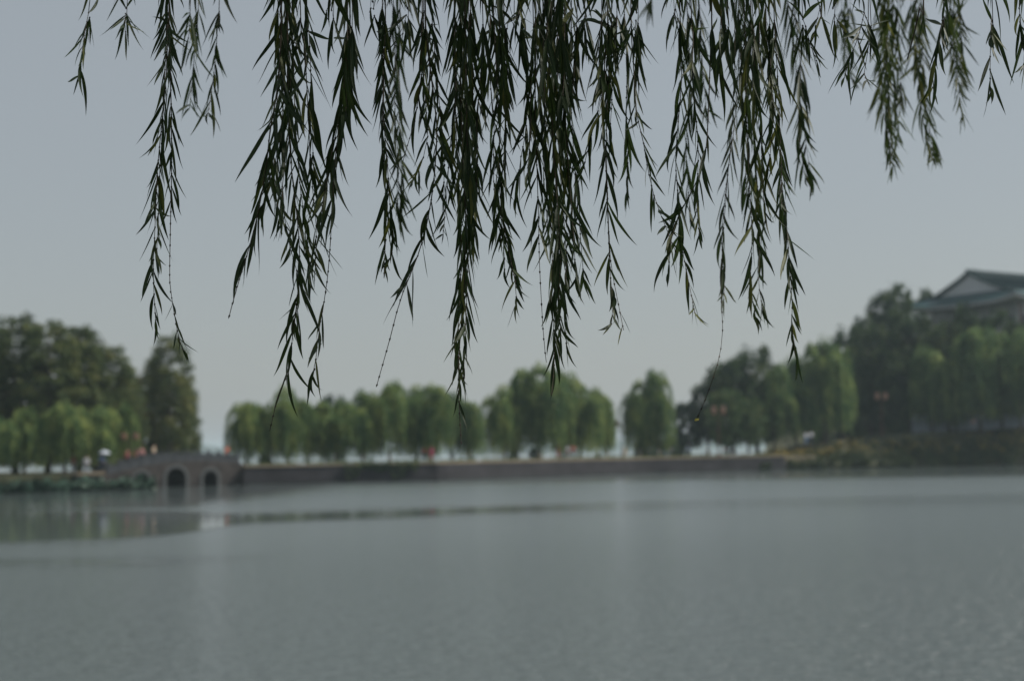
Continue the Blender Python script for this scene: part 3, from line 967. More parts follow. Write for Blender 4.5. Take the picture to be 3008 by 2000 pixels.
def person(pose, loc, rz, top, bottom, label, hat=None, group=None, s=1.0):
    t = empty('person', loc, rz, label, 'person', group)
    t.scale = (s, s, s)
    body, shirt, trou, hair = PM[pose]
    link(bpy.data.objects.new('body', body), t)
    for nm, me, mt in (('shirt', shirt, top), ('trousers', trou, bottom)):
        o = bpy.data.objects.new(nm, me); link(o, t)
        o.material_slots[0].link = 'OBJECT'; o.material_slots[0].material = mt
    if hat:
        b_ = MB(); b_.lathe((0, 0, 1.66), [(.2, 0), (.19, .02), (.11, .04), (.1, .12), (.03, .15)], 10); b_.build('hat', hat, t)
    else:
        link(bpy.data.objects.new('hair', hair), t)
    return t
for me in list(PM['stand']) + list(PM['walk']):
    if not me.materials[0]:
        me.materials[0] = M['skin']
red = cl('red', (.45, .06, .07)); mag = cl('magenta', (.5, .05, .16)); navy = cl('navy', (.03, .04, .08)); white = cl('white', (.75, .76, .8))
maroon = cl('maroon', (.22, .05, .05)); grey = cl('grey', (.25, .27, .3)); orange = cl('orange', (.7, .18, .1)); yel = cl('yellow', (.65, .42, .13))
pink = cl('pink', (.65, .30, .30)); blue = cl('blue', (.16, .25, .42)); black = cl('black', (.03, .03, .035)); beige = cl('beige', (.55, .45, .33))
person('walk', on_bridge(686), 1.4, orange, yel, 'person in orange red top and yellow trousers on the right end of the bridge')
person('walk', on_bridge(392), 1.2, maroon, navy, 'person in maroon jacket on the left slope of the bridge, nearest the lamp')
person('walk', on_bridge(412, 1.2), -1.4, maroon, black, 'person in dark red coat on the bridge, second from the lamp')
person('stand', on_bridge(437, 1.9), .2, pink, navy, 'person in dull pink top standing high on the left half of the bridge')
person('walk', on_bridge(478, 2.2), 1.5, beige, black, 'person in beige top walking over the crown of the bridge')
person('stand', gx(214, 127.5, 1.3), .1, maroon, black, 'person in dark maroon clothes under the willows left of the umbrella')
person('stand', gx(254, 127.0, 1.3), .3, white, grey, 'person in white shirt standing left of the white umbrella')
pu = gx(300, 127.0, 1.44)
person('stand', pu, .3, blue, navy, 'person in blue shirt sheltering under the pale umbrella by the bridge')
um = empty('umbrella', (pu.x + .2, pu.y - .12, pu.z), 0, 'pale blue white umbrella held open at the left foot of the bridge', 'umbrella')
b_ = MB(); b_.lathe((0, 0, 1.62), [(.5, 0), (.47, .1), (.36, .22), (.2, .3), (.03, .34)], 10); b_.build('canopy', cl('pale', (.46, .5, .56)), um)
b_ = MB(); b_.tube([(0, 0, .85), (0, 0, 1.96)], .012, 6); b_.build('shaft', M['metal_dark'], um)
for px, dy, tp, bt, hat, lab, ps in [
    (1246, 3.0, red, navy, None, 'person in red jacket behind the one in magenta on the causeway', 'stand'),
    (1268, 2.2, mag, mag, None, 'person dressed all in magenta on the causeway by the leaning pale trunk', 'walk'),
    (1640, 3.0, red, pink, None, 'person in red top and pink trousers under the yellow green willow', 'stand'),
    (1668, 3.6, white, maroon, None, 'person in white top right of the red and pink one', 'walk'),
    (1684, 3.0, red, grey, None, 'person in red top and grey trousers at the right of the causeway trio', 'stand'),
    (1836, 3.4, beige, beige, white, 'person in beige with a white hat at the causeway edge under the pink lamp', 'stand'),
    (1972, 3.4, grey, navy, None, 'person in grey top walking left of the white hatted walker', 'walk'),
    (2022, 3.8, blue, black, None, 'person in blue shirt walking between the grey one and the white hat', 'walk'),
    (2080, 3.0, white, beige, white, 'person with white hat and white shirt left of the middle lamp post', 'stand'),
    (2129, 2.6, pink, grey, None, 'person in pink top beside the middle lamp post', 'stand')]:
    s_ = .78 if px in (1836, 1972, 2022, 2080, 2129) else 1.0
    person(ps, gx(px, shore(px) + dy, 1.8), random.uniform(-1.2, 1.2), tp, bt, lab, hat, s=s_)
def rz_at(px, Y):
    g = gx(px, Y, 0); return right_z(g.x, g.y)
for px, Y, tp, bt, lab in [(2368, 184, white, blue, 'person in white shirt under the tall right willow, left one of the pair'),
                           (2384, 184.5, white, navy, 'person in white shirt under the tall right willow, right one of the pair'),
                           (2860, 193.5, pink, grey, 'person in pink top in front of the grey hoarding')]:
    g = gx(px, Y, max(land_z(px), 3.0) + .0); 
    person('stand', g, .4, tp, bt, lab)
# floats on the water
for px, py, lab in [(1873, 1386, 'pale float on the water below the wall, right one'), (1822, 1388, 'pale float on the water below the wall, left one')]:
    Y = 2.8 * F / (py - hz(px)); g = gx(px, Y, 0)
    t = empty('float', g, 0, lab, 'float', 'pale floats below the causeway wall')
    b_ = MB(); b_.lathe((0, 0, -.05), [(.1, 0), (.26, .08), (.26, .16), (.12, .24)], 12); b_.build('buoy_body', M['float'], t)
    b_ = MB(); b_.lathe((0, 0, .19), [(.05, 0), (.05, .1), (.02, .12)], 8); b_.build('knob', M['float'], t)

# ------------------------------------------------------------------ hoarding
hb = empty('grey_hoarding', tuple(gx(2680, 199, 4.2)), 0, 'blue grey panel fence behind the great willows on the right bank', 'fence')
hx0, hx1 = gx(2680, 199).x, gx(3260, 199).x
n = 24
pan = MB(); pan.box(0, 0, 1.45, (hx1 - hx0) / n - .05, .06, 2.7); pan_me = pan.mesh('panel', M['hoard'])
pst = MB(); pst.box(0, .08, 1.5, .08, .08, 3.0); pst_me = pst.mesh('fence_post', M['metal_dark'])
for i in range(n):
    o = bpy.data.objects.new('panel', pan_me); o.location = ((i + .5) * (hx1 - hx0) / n, 0, 0); link(o, hb)
    if i < n:
        o = bpy.data.objects.new('fence_post', pst_me); o.location = (i * (hx1 - hx0) / n, 0, 0); link(o, hb)

# ------------------------------------------------------------------ the building on the hill
GC = Vector((69.8, 215.0, 0))
RD = Vector((.856, .516, 0)); 
bld_rz = math.atan2(RD.y, RD.x)             # local +x along the ridge, local +y to the left of it
bld = empty('hilltop_building', tuple(GC + Vector((0, 0, 16.0))), bld_rz, 'pale walled hall with curved teal hip and gable roof on the wooded hill', 'building')
Z0 = -16.0                                  # local z = world z + Z0
def roof_parts():
    ga, ze, zg, zr = 6.75, 24.1 + Z0, 25.75 + Z0, 29.0 + Z0
    e, s_, Lr = 3.5, 11.0, 26.0
    # lower skirt with upturned corners, all round
    def eave(x0, x1, y0, y1, n=14):
        pts = []
        loop = [((x0, y1), (x0, y0)), ((x0, y0), (x1, y0)), ((x1, y0), (x1, y1)), ((x1, y1), (x0, y1))]
        for a, c in loop:
            for k in range(n):
                t = k / n
                q = abs(2 * t - 1) ** 5
                out = 1 + .035 * q
                x, y = a[0] + (c[0]-a[0])*t, a[1] + (c[1]-a[1])*t
                pts.append((x, y, ze + .85 * q))
        return pts
    n = 14
    E_ = eave(-e, Lr + e, -s_, s_, n)
    I_ = []
    loop = [((0, ga), (0, -ga)), ((0, -ga), (Lr, -ga)), ((Lr, -ga), (Lr, ga)), ((Lr, ga), (0, ga))]
    for a, c in loop:
        for k in range(n):
            t = k / n
            I_.append((a[0] + (c[0]-a[0])*t, a[1] + (c[1]-a[1])*t, zg))
    m = len(E_)
    sk = MB()
    mid = [((a[0]*.5 + b[0]*.5), (a[1]*.5 + b[1]*.5), a[2]*.5 + b[2]*.5 - .28) for a, b in zip(E_, I_)]
    vs = E_ + mid + I_ + [(p[0], p[1], p[2] - .28) for p in E_]
    fs = []
    for i in range(m):
        j = (i + 1) % m
        fs += [(i, j, m+j, m+i), (m+i, m+j, 2*m+j, 2*m+i), (3*m+i, 3*m+j, j, i)]
    sk.add(vs, fs)
    roof = sk.build('lower_roof', M['tile'], bld, False)
    # white eave board + soffit
    so = MB(); vs = [(p[0]*.995, p[1]*.995, p[2] - .284) for p in E_] + [(p[0]*.995, p[1]*.995, p[2] - .62) for p in E_] + [(max(.2, min(Lr-.2, p[0])), max(-8.4, min(8.4, p[1])), ze - .5) for p in E_]
    fs = []
    for i in range(m):
        j = (i + 1) % m
        fs += [(i, m+i, m+j, j), (m+i, 2*m+i, 2*m+j, m+j)]
    so.add(vs, fs); so.build('eave_board', M['plaster'], roof)
    # upper roof, slightly concave slopes
    up = MB(); ns = 6
    for sgn in (-1, 1):
        rows = []
        for k in range(ns + 1):
            t = k / ns
            y = sgn * (ga + .35) * t
            z = zr - (zr - zg + .1) * (t ** .82)
            rows.append([( -.55, y, z), (Lr + .55, y, z), (-.55, y, z - .22), (Lr + .55, y, z - .22)])
        for k in range(ns):
            a, c = rows[k], rows[k+1]
            up.add(a + c, [(0, 1, 5, 4), (3, 2, 6, 7), (2, 0, 4, 6), (1, 3, 7, 5)])
        a = rows[-1]; up.add(a, [(0, 1, 3, 2)])
    upper = up.build('upper_roof', M['tile'], bld)
    # tile ribs on the visible slopes (rows of round tiles)
    rb = MB()
    for sgn in (-1, 1):
        x = 0.0
        while x < Lr:
            pts = []
            for k in range(ns + 1):
                t = k / ns
                pts.append((x, sgn * (ga + .35) * t, zr - (zr - zg + .1) * (t ** .82) + .05))
            rb.tube(pts, .07, 4, cap=False)
            x += .55
    rr = rb.build('tile_rib', M['tile_dark'], upper); rr['kind'] = 'stuff'
    # ridge and verge ridges
    for nm, pts in (('ridge', [(-.7, 0, zr + .18), (3, 0, zr + .1), (Lr/2, 0, zr + .08), (Lr - 3, 0, zr + .1), (Lr + .7, 0, zr + .18)]),):
        b_ = MB(); b_.tube(pts, .24, 6); b_.build(nm, M['tile_dark'], bld)
    for sgn in (-1, 1):
        for xx in (-.5, Lr + .5):
            pts = [(xx, sgn * (ga + .35) * k / 8, zr - (zr - zg + .1) * ((k / 8) ** .82) + .1) for k in range(9)]
            b_ = MB(); b_.tube(pts, .2, 6); b_.build('verge_ridge', M['tile_dark'], bld)
            # hip ridge to the corner
            cx = -e if xx < 0 else Lr + e
            b_ = MB(); b_.tube([(0 if xx < 0 else Lr, sgn * ga, zg + .1), ((cx + (0 if xx < 0 else Lr)) / 2, sgn * (ga + s_) / 2, (zg + ze + .85) / 2 - .1), (cx, sgn * s_, ze + .98)], [.18, .16, .12], 6)
            b_.build('hip_ridge', M['tile_dark'], bld)
    # gable walls
    for xx in (0.0, Lr):
        b_ = MB()
        top = [(sgn * ga * k / 6, zr - .25 - (zr - zg) * ((k / 6) ** .82)) for sgn in (1,) for k in range(7)]
        ys = [(-a, z) for a, z in reversed(top)] + top[1:]
        fr = [(xx - .12, y, z) for y, z in ys]; bk = [(xx + .12, y, z) for y, z in ys]
        n_ = len(fr)
        b_.add(fr + bk, [tuple(range(n_)), tuple(range(2*n_ - 1, n_ - 1, -1))] + [(i, i + n_, i + 1 + n_, i + 1) for i in range(n_ - 1)])
        b_.build('gable', M['plaster_gable'], bld)
    # walls
    b_ = MB(); b_.box(Lr / 2, 0, (ze - .5) / 2 - 1, Lr - 1.0, 16.4, ze - .5 + 2)
    wl = b_.build('wall', M['plaster'], bld)
    # columns and windows of both visible sides
    for k in range(7):
        y = -8.2 + k * 16.4 / 6
        b_ = MB(); b_.box(.38, y, (ze - .5) / 2, .2, .35, ze - .5); b_.build('column', M['plaster_gable'], bld)
        if k < 6:
            b_ = MB(); b_.box(.44, y + 1.37, 4.9, .1, 1.1, 1.5); w_ = b_.build('window', M['window'], bld)
    for k in range(9):
        x = .8 + k * (Lr - 1.6) / 8
        b_ = MB(); b_.box(x, -8.32, (ze - .5) / 2, .35, .2, ze - .5); b_.build('column', M['red_trim'], bld)
        if k < 8:
            b_ = MB(); b_.box(x + 1.55, -8.25, 4.7, 1.9, .1, 2.2); b_.build('window', M['window'], bld)
roof_parts()

# ------------------------------------------------------------------ near willow leaves and strands
def leaf_material(name, c0, c1, c2, trans):
    m, nt, b = mat_new(name)
    N, Lk = nt.nodes, nt.links
    uv = N.new('ShaderNodeUVMap'); uv.uv_map = 'uv'
    sp = N.new('ShaderNodeSeparateXYZ'); Lk.new(uv.outputs[0], sp.inputs[0])
    fl = N.new('ShaderNodeMath'); fl.operation = 'FRACT'; Lk.new(sp.outputs['X'], fl.inputs[0])
    ms = N.new('ShaderNodeMath'); ms.operation = 'SUBTRACT'; Lk.new(fl.outputs[0], ms.inputs[0]); ms.inputs[1].default_value = .5
    ab = N.new('ShaderNodeMath'); ab.operation = 'ABSOLUTE'; Lk.new(ms.outputs[0], ab.inputs[0])
    rib = N.new('ShaderNodeMapRange'); rib.inputs['From Min'].default_value = .015; rib.inputs['From Max'].default_value = .045
    rib.inputs['To Min'].default_value = .55; rib.inputs['To Max'].default_value = 0
    Lk.new(ab.outputs[0], rib.inputs['Value'])
    at_ = N.new('ShaderNodeAttribute'); at_.attribute_name = 'tone'
    oi = N.new('ShaderNodeObjectInfo')
    ad = N.new('ShaderNodeMath'); ad.operation = 'ADD'; Lk.new(at_.outputs['Fac'], ad.inputs[0]); Lk.new(oi.outputs['Random'], ad.inputs[1])
    fr = N.new('ShaderNodeMath'); fr.operation = 'FRACT'; Lk.new(ad.outputs[0], fr.inputs[0])
    cr = N.new('ShaderNodeValToRGB')
    cr.color_ramp.elements[0].position = 0.0; cr.color_ramp.elements[0].color = list(c0) + [1]
    cr.color_ramp.elements[1].position = 1.0; cr.color_ramp.elements[1].color = list(c2) + [1]
    e = cr.color_ramp.elements.new(.86); e.color = list(c1) + [1]
    Lk.new(fr.outputs[0], cr.inputs['Fac'])
    tc = N.new('ShaderNodeTexCoord')
    no = N.new('ShaderNodeTexNoise'); no.inputs['Scale'].default_value = 60; Lk.new(tc.outputs['Object'], no.inputs['Vector'])
    mr = N.new('ShaderNodeMapRange'); mr.inputs['To Min'].default_value = .75; mr.inputs['To Max'].default_value = 1.25; Lk.new(no.outputs['Fac'], mr.inputs['Value'])
    mu = N.new('ShaderNodeMix'); mu.data_type = 'RGBA'; mu.blend_type = 'MULTIPLY'; mu.inputs['Factor'].default_value = 1
    Lk.new(cr.outputs['Color'], mu.inputs[6]); Lk.new(mr.outputs['Result'], mu.inputs[7])
    mi = N.new('ShaderNodeMix'); mi.data_type = 'RGBA'; Lk.new(rib.outputs['Result'], mi.inputs['Factor'])
    Lk.new(mu.outputs[2], mi.inputs[6]); mi.inputs[7].default_value = (.13, .15, .06, 1)
    Lk.new(mi.outputs[2], b.inputs['Base Color'])
    b.inputs['Roughness'].default_value = .55
    b.inputs['Specular IOR Level'].default_value = .25
    tr = N.new('ShaderNodeBsdfTranslucent'); Lk.new(mi.outputs[2], tr.inputs['Color'])
    mx = N.new('ShaderNodeMixShader'); mx.inputs[0].default_value = trans
    Lk.new(b.outputs[0], mx.inputs[1]); Lk.new(tr.outputs[0], mx.inputs[2])
    Lk.new(mx.outputs[0], N['Material Output'].inputs['Surface'])
    return m
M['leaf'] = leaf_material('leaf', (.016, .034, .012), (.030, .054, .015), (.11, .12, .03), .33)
M['leaf_sunny'] = leaf_material('leaf_sunny', (.03, .055, .015), (.07, .10, .022), (.20, .20, .05), .4)  # lighter, yellower copy of the leaf colours, with sunlight painted in
M['twig'] = solid('twig', (.045, .035, .022), .8, .3, 20)

NS = 10
def leaf_variant(k, k2, tw, wd, curl):
    """length 1 along +y from the stalk; x across; returns (2*(NS+1)+.. verts)"""
    V, U = [], []
    for i in range(NS + 1):
        t = i / NS
        w = wd * (math.sin(math.pi * min(1, t ** .82)) ** .85) * (1 - .25 * t) if 0 < i < NS else .0015
        if i == 0: w = .004
        cx = k * t * t + curl * max(0, t - .7) ** 2 * 4
        cz = k2 * t * t
        a = tw * t
        for s_ in (-1, 0, 1):
            x, z = s_ * w, (abs(s_) * w * .35)
            V.append((cx + x * math.cos(a) - z * math.sin(a), t * (1 - .12 * abs(k)), cz + x * math.sin(a) + z * math.cos(a)))
            U.append((.5 + .5 * s_ * .999, t))
    Q = []
    for i in range(NS):
        for s_ in (0, 1):
            a = i * 3 + s_
            Q.append((a, a + 1, a + 4, a + 3))
    return np.array(V), np.array(U), np.array(Q)
LV = []
rl = random.Random(11)
for i in range(16):
    sg = 1 if i % 2 == 0 else -1
    LV.append(leaf_variant(sg * rl.choice([.03, .08, .14, .2, .26]), rl.uniform(-.12, .14), rl.uniform(-.9, .9), rl.uniform(.042, .060), sg * rl.uniform(-.16, .20)))
LME = {}
def leaf_me(vi, mk):
    if (vi, mk) not in LME:
        V, U, Q = LV[vi]
        me = np_mesh('leaf', V, Q, M[mk], {'tone': np.zeros(len(V))}, U)
        me.polygons.foreach_set('use_smooth', [True] * len(me.polygons))
        LME[(vi, mk)] = me
    return LME[(vi, mk)]

def catmull(pts, step):
    P = [pts[0]] + list(pts) + [pts[-1]]
    out = []
    for i in range(1, len(P) - 2):
        p0, p1, p2, p3 = P[i-1], P[i], P[i+1], P[i+2]
        n = max(2, int((p2 - p1).length / step))
        for k in range(n):
            t = k / n
            out.append(.5 * ((2*p1) + (p2-p0)*t + (2*p0-5*p1+4*p2-p3)*t*t + (3*p1-p0-3*p2+p3)*t**3))
    out.append(P[-2])
    return out

VIEW = (CR @ Vector((0, 0, -1))).normalized()
RIGHT = (CR @ Vector((1, 0, 0))).normalized()
class NearTree:
    def __init__(s, loc, label, mk):
        s.root = empty('weeping_willow', loc, 0, label, 'tree')
        s.o = Vector(loc); s.mk = mk
        s.leaves = []                       # (score, matrix, variant, strand object)
        s.limbs = []
    def limb(s, pts, r0, r1):
        pts = catmull([Vector(p) for p in pts], .25)
        n = len(pts)
        s.limbs.append((pts, [r0 + (r1 - r0) * i / (n - 1) for i in range(n)]))
    def finish_wood(s, trunk_pts, trunk_r):
        b_ = MB(); b_.tube([Vector(p) - s.o for p in catmull([Vector(p) for p in trunk_pts], .3)], list(np.interp(np.linspace(0, 1, len(catmull([Vector(p) for p in trunk_pts], .3))), np.linspace(0, 1, len(trunk_r)), trunk_r)), 14)
        b_.build('trunk', M['wood_near'], s.root, True)
        for pts, rr in s.limbs:
            b_ = MB(); b_.tube([p - s.o for p in pts], rr, 8); b_.build('limb', M['wood_near'], s.root, True)

    def strand(s, pv, Y, L=105, sp=30, bare=(), ang=(12, 30), seed=0, twig=.0019, up=None, side=0, flat=.5, dens_up=True, tipfan=2, ztop=None):
        """pv: points in the 2358 px wide view of the photograph, top to tip; L leaf length and sp node spacing in photograph px"""
        rd = random.Random(seed * 17 + int(pv[0][0]) + int(pv[-1][1]))
        ph = rd.uniform(0, 6)
        pts = []
        L *= 1.38; sp *= 1.06
        for i, (x, y) in enumerate(pv):
            yy = Y + .05 * math.sin(ph + i * 1.3)
            pts.append(at(x * 1.27566, y * 1.27566, yy))
        # continue upwards to the nearest limb
        p0 = pts[0]; best = None
        for lp_, rr in s.limbs:
            for q in lp_:
                if q.z < p0.z + .5: continue
                d = math.hypot(q.x - p0.x, q.y - p0.y) + .25 * abs(q.z - p0.z)
                if best is None or d < best[0]: best = (d, q)
        q = best[1]
        top = q.z + .25
        hv = Vector((q.x - p0.x, q.y - p0.y, 0))
        ups = [q, q + Vector((0, 0, .18)) - hv * .35, Vector((p0.x, p0.y, q.z - .15)) + hv * .15, Vector((p0.x, p0.y, (q.z + p0.z) * .5 - .1)) + hv * .03]
        if (q.z - p0.z) < .9: ups = ups[:3]
        full = catmull(ups + pts, .02)
        # index where the visible part starts
        px_m = Y / F
        n = len(full)
        rad = [max(.0006, twig * (1.7 - 1.45 * i / n)) for i in range(n)]
        b_ = MB(); keep = list(range(0, n, 2)) + ([n - 1] if (n - 1) % 2 else [])
        org = full[0]
        b_.tube([full[i] - org for i in keep], [rad[i] for i in keep], 5)
        lens = [0.0]
        for i in range(1, n): lens.append(lens[-1] + (full[i] - full[i-1]).length)
        total = lens[-1]
        vis_len = sum((pts[i+1] - pts[i]).length for i in range(len(pts) - 1))
        vis0 = total - vis_len
        pos = .25; k = 0
        spm = sp * px_m
        nodes = []
        while pos < total - .004:
            i = int(np.searchsorted(lens, pos)); i = min(max(i, 1), n - 1)
            p = full[i]; t = (full[i] - full[i-1]).normalized()
            f = (pos - vis0) / vis_len      # 0..1 in view
            isbare = any(a <= f <= c for a, c in bare)
            nodes.append((p, t))
            if not isbare:
                m = 1
                if f > .97: m = tipfan
                for _ in range(m):
                    sgn = 1 if k % 2 == 0 else -1
                    if side and rd.random() < .6: sgn = side
                    az = rd.gauss(0, flat)
                    if rd.random() < .15: az += math.pi / 2 * rd.choice((-1, 1))
                    a = R(rd.uniform(*ang) * .68) * (1.7 if rd.random() < .12 else 1)
                    if f > .97: a *= rd.uniform(.2, 1.3)
                    depth = t.cross(RIGHT).normalized()
                    rt = depth.cross(t).normalized()
                    if rt.dot(RIGHT) < 0: rt = -rt
                    out = (rt * math.cos(az) * sgn + depth * math.sin(az)).normalized()
                    d = (t * math.cos(a) + out * math.sin(a)).normalized()
                    # young leaves near the tip are shorter
                    sz = L * px_m * rd.uniform(.6, 1.2) * (1 if f < .75 else 1 - (f - .75) * 1.9)
                    sz = max(sz, L * px_m * .3)
                    # blade faces the lens to a varying degree
                    nrm = (-VIEW - d * (-VIEW).dot(d)).normalized()
                    nrm = Matrix.Rotation(R(rd.choice((rd.gauss(0, 28), rd.uniform(-90, 90)))), 3, d) @ nrm
                    xax = d.cross(nrm).normalized()
                    # blade bends towards the ground
                    want = 1 if xax.z < 0 else -1
                    if rd.random() < .22: want = -want
                    cands = [v for v in range(16) if (v % 2 == 0) == (want > 0)]
                    vi = rd.choice(cands)
                    wsc = rd.uniform(.62, .98) * (sz * .4 + .6 * L * px_m)
                    Mx = Matrix(((xax.x * wsc, d.x * sz, nrm.x * sz), (xax.y * wsc, d.y * sz, nrm.y * sz), (xax.z * wsc, d.z * sz, nrm.z * sz))).to_4x4()
                    Mx.translation = p
                    inview = f > 0.0
                    face = abs(nrm.dot(VIEW))
                    s.leaves.append(((sz / px_m) * face * (2.6 / Y) ** 2 if inview else -1, Mx, vi, None, len(s.strands) if hasattr(s, 'strands') else 0, rd.random()))
            pos += spm * rd.uniform(.75, 1.3) * (1.0 if f > -.5 else 1.6); k += 1
        # buds on the bare stretches
        for p, t in nodes[::1]:
            b_.add([p - org + Vector((.0018, 0, 0)), p - org + Vector((-.0018, 0, 0)), p - org + t * .006, p - org - t * .003 + Vector((0, .0018, 0))], [(0, 1, 2), (1, 3, 2), (3, 0, 2), (0, 3, 1)])
        ob = b_.build('hanging_branch', M['twig'], s.root)
        ob.location = org - s.o
        if not hasattr(s, 'strands'): s.strands = []
        s.strands.append((ob, org))

    def finish_leaves(s, nmax=300):
        for j, l in enumerate(s.leaves):
            pass
        order = sorted(range(len(s.leaves)), key=lambda j: -s.leaves[j][0])
        # leave out the leaves outside the frame from the picking
        pick = set(order[:nmax])
        Vs, Qs, Us, Ts = [], [], [], []
        base = 0
        for j, (sc_, Mx, vi, _, si, tn) in enumerate(s.leaves):
            if j in pick:
                ob, org = s.strands[si]
                o = bpy.data.objects.new('leaf', leaf_me(vi, s.mk)); link(o, ob)
                m2 = Mx.copy(); m2.translation = Mx.translation - org
                o.matrix_basis = m2
            else:
                V, U, Q = LV[vi]
                A = np.array(Mx)
                Vs.append(V @ A[:3, :3].T + A[:3, 3] - np.array(s.o)); Qs.append(Q + base); Us.append(U); Ts.append(np.full(len(V), tn))
                base += len(V)
        me = np_mesh('foliage', np.concatenate(Vs), np.concatenate(Qs), M[s.mk], {'tone': np.concatenate(Ts)}, np.concatenate(Us))
        me.polygons.foreach_set('use_smooth', [True] * len(me.polygons))
        o = bpy.data.objects.new('foliage', me); link(o, s.root); o['kind'] = 'stuff'
        print('near leaves', len(s.leaves))

    def crown(s, n, centre, rad, zr, seed, mat, dens=1.0):
        rd = np.random.default_rng(seed)
        C, D = [], []
        while len(C) < n:
            # clumps
            an = rd.uniform(0, 2*math.pi); q = math.sqrt(rd.uniform()); z = rd.uniform(*zr)
            c = np.array([centre[0] + rad*q*math.cos(an), centre[1] + rad*q*math.sin(an), z])
            m = 60
            P = c + rd.normal(0, .35, (m, 3)) * np.array([1, 1, .8])
            for p in P:
                if p[2] > 2.8 + max(0, p[1]) * .40 + .45 + .12 * max(0, abs(p[0]) - 2):
                    C.append(p); D.append(np.array([rd.normal(0, .4), rd.normal(0, .4), -1]))
        C = np.array(C) - np.array(s.o)
        n = len(C)
        me = quad_cloud('crown', C, D, rd.uniform(.09, .16, n), rd.uniform(.02, .035, n), rd.uniform(.2, .8, n), mat)
        o = bpy.data.objects.new('crown', me); link(o, s.root); o['kind'] = 'stuff'

# --- the willow the photographer stands under
T1 = NearTree((2.2, -2.6, 1.2), 'dark near willow whose sharp hanging branches fill the top of the picture', 'leaf')
T1.limb([(2.2, -2.5, 4.0), (1.2, -.6, 5.4), (.2, 1.2, 5.5), (-.5, 2.9, 5.2)], .12, .015)
T1.limb([(2.2, -2.5, 4.2), (2.0, -.4, 5.6), (1.2, 1.4, 5.6), (.7, 3.2, 5.2)], .12, .015)
T1.limb([(1.2, -.6, 5.4), (-.4, .8, 5.7), (-1.4, 2.3, 5.2)], .07, .012)
T1.limb([(1.0, 1.5, 5.6), (.4, 2.4, 5.45), (.15, 3.4, 5.1)], .05, .01)
T1.limb([(2.2, -2.5, 4.1), (3.4, -.6, 5.5), (3.2, 1.6, 5.6), (2.2, 3.0, 5.3)], .11, .012)
T1.limb([(2.2, -2.6, 4.3), (4.2, -2.4, 6.2), (6.0, -2.0, 7.2)], .11, .02)
T1.limb([(2.2, -2.6, 4.3), (.6, -4.0, 6.2), (-1.4, -4.6, 7.0)], .11, .02)
T1.finish_wood([(2.2, -2.6, 1.0), (2.3, -2.6, 2.2), (2.15, -2.5, 3.4), (2.2, -2.55, 4.4), (2.5, -2.6, 6.0), (2.6, -2.4, 7.6)], [.34, .27, .24, .22, .13, .05])
S = T1.strand
n_ = [0]
def st(pv, Y=2.62, **k):
    n_[0] += 1
    S(pv, Y, seed=n_[0], **k)
# left thin strands
st([(210, -30), (204, 30), (196, 70), (189, 120), (186, 160), (184, 178)], 2.8, L=92, sp=26)
st([(295, -30), (290, 20), (287, 60), (291, 82)], 2.85, L=92, sp=20, ang=(20, 42))
st([(386, -30), (386, 60), (384, 150), (378, 230), (370, 310), (362, 400), (358, 500), (353, 620), (356, 700), (359, 748)], 2.62, L=98, sp=25, ang=(12, 34))
st([(384, -30), (382, 100), (377, 220), (372, 330), (366, 430), (364, 520), (360, 590)], 2.66, L=98, sp=28, ang=(8, 28))
st([(390, -30), (391, 120), (394, 240), (395, 400), (392, 540), (391, 650), (398, 700), (405, 745), (415, 790), (424, 812)], 2.6, L=86, sp=22, bare=[(.52, .8)], ang=(14, 38))
st([(458, -30), (452, 60), (447, 130), (441, 210), (436, 250)], 3.3, L=88, sp=17, ang=(18, 42))
st([(440, -30), (436, 30), (436, 70), (432, 100)], 3.2, L=92, sp=20, ang=(18, 42))
st([(506, -30), (501, 60), (497, 120), (490, 190), (481, 250), (476, 268)], 3.15, L=88, sp=18, ang=(14, 36))
# first clump
st([(655, -30), (657, 80), (655, 180), (650, 270), (638, 350), (625, 410), (606, 470)], 2.5, L=122, sp=26)
st([(648, -30), (646, 100), (640, 200), (622, 300), (612, 392), (592, 500), (568, 590), (546, 660), (528, 727)], 2.45, L=140, sp=36, bare=[(.8, 1.0)], twig=.0026, ang=(10, 30), tipfan=1)
st([(662, -30), (662, 120), (664, 260), (672, 400), (684, 500), (690, 590), (685, 680), (675, 760), (664, 850), (640, 915), (621, 992)], 2.55, L=116, sp=27, bare=[(.86, 1.0)], tipfan=1)
st([(672, -30), (676, 140), (680, 280), (690, 420), (704, 520), (712, 590), (712, 640)], 2.7, L=108, sp=25)
st([(640, -30), (642, 140), (636, 260), (630, 360), (636, 450), (650, 540)], 2.72, L=105, sp=25)
st([(690, -30), (700, 90), (707, 210), (713, 330), (719, 430), (728, 520), (726, 610)], 2.48, L=130, sp=31)
st([(706, -30), (712, 80), (716, 190), (719, 310), (722, 380)], 2.55, L=125, sp=33)
st([(660, 330 - 360), (668, 200), (660, 340), (650, 430), (655, 500), (668, 570), (688, 650), (680, 730)], 2.7, L=95, sp=24)
st([(806, -30), (802, 80), (796, 180), (790, 260), (776, 330), (768, 420), (763, 520), (758, 600), (750, 672), (738, 740), (730, 800), (724, 850), (712, 880)], 2.5, L=125, sp=30, bare=[(.52, .72)], ang=(10, 30))
st([(800, -30), (798, 100), (792, 200), (778, 290), (760, 370), (748, 440), (738, 500)], 2.46, L=138, sp=32, ang=(7, 24))
st([(812, -30), (806, 60), (800, 140), (798, 210), (796, 260)], 2.42, L=150, sp=38, ang=(5, 20))
st([(770, -30), (760, 5), (752, 25)], 2.6, L=110, sp=26)
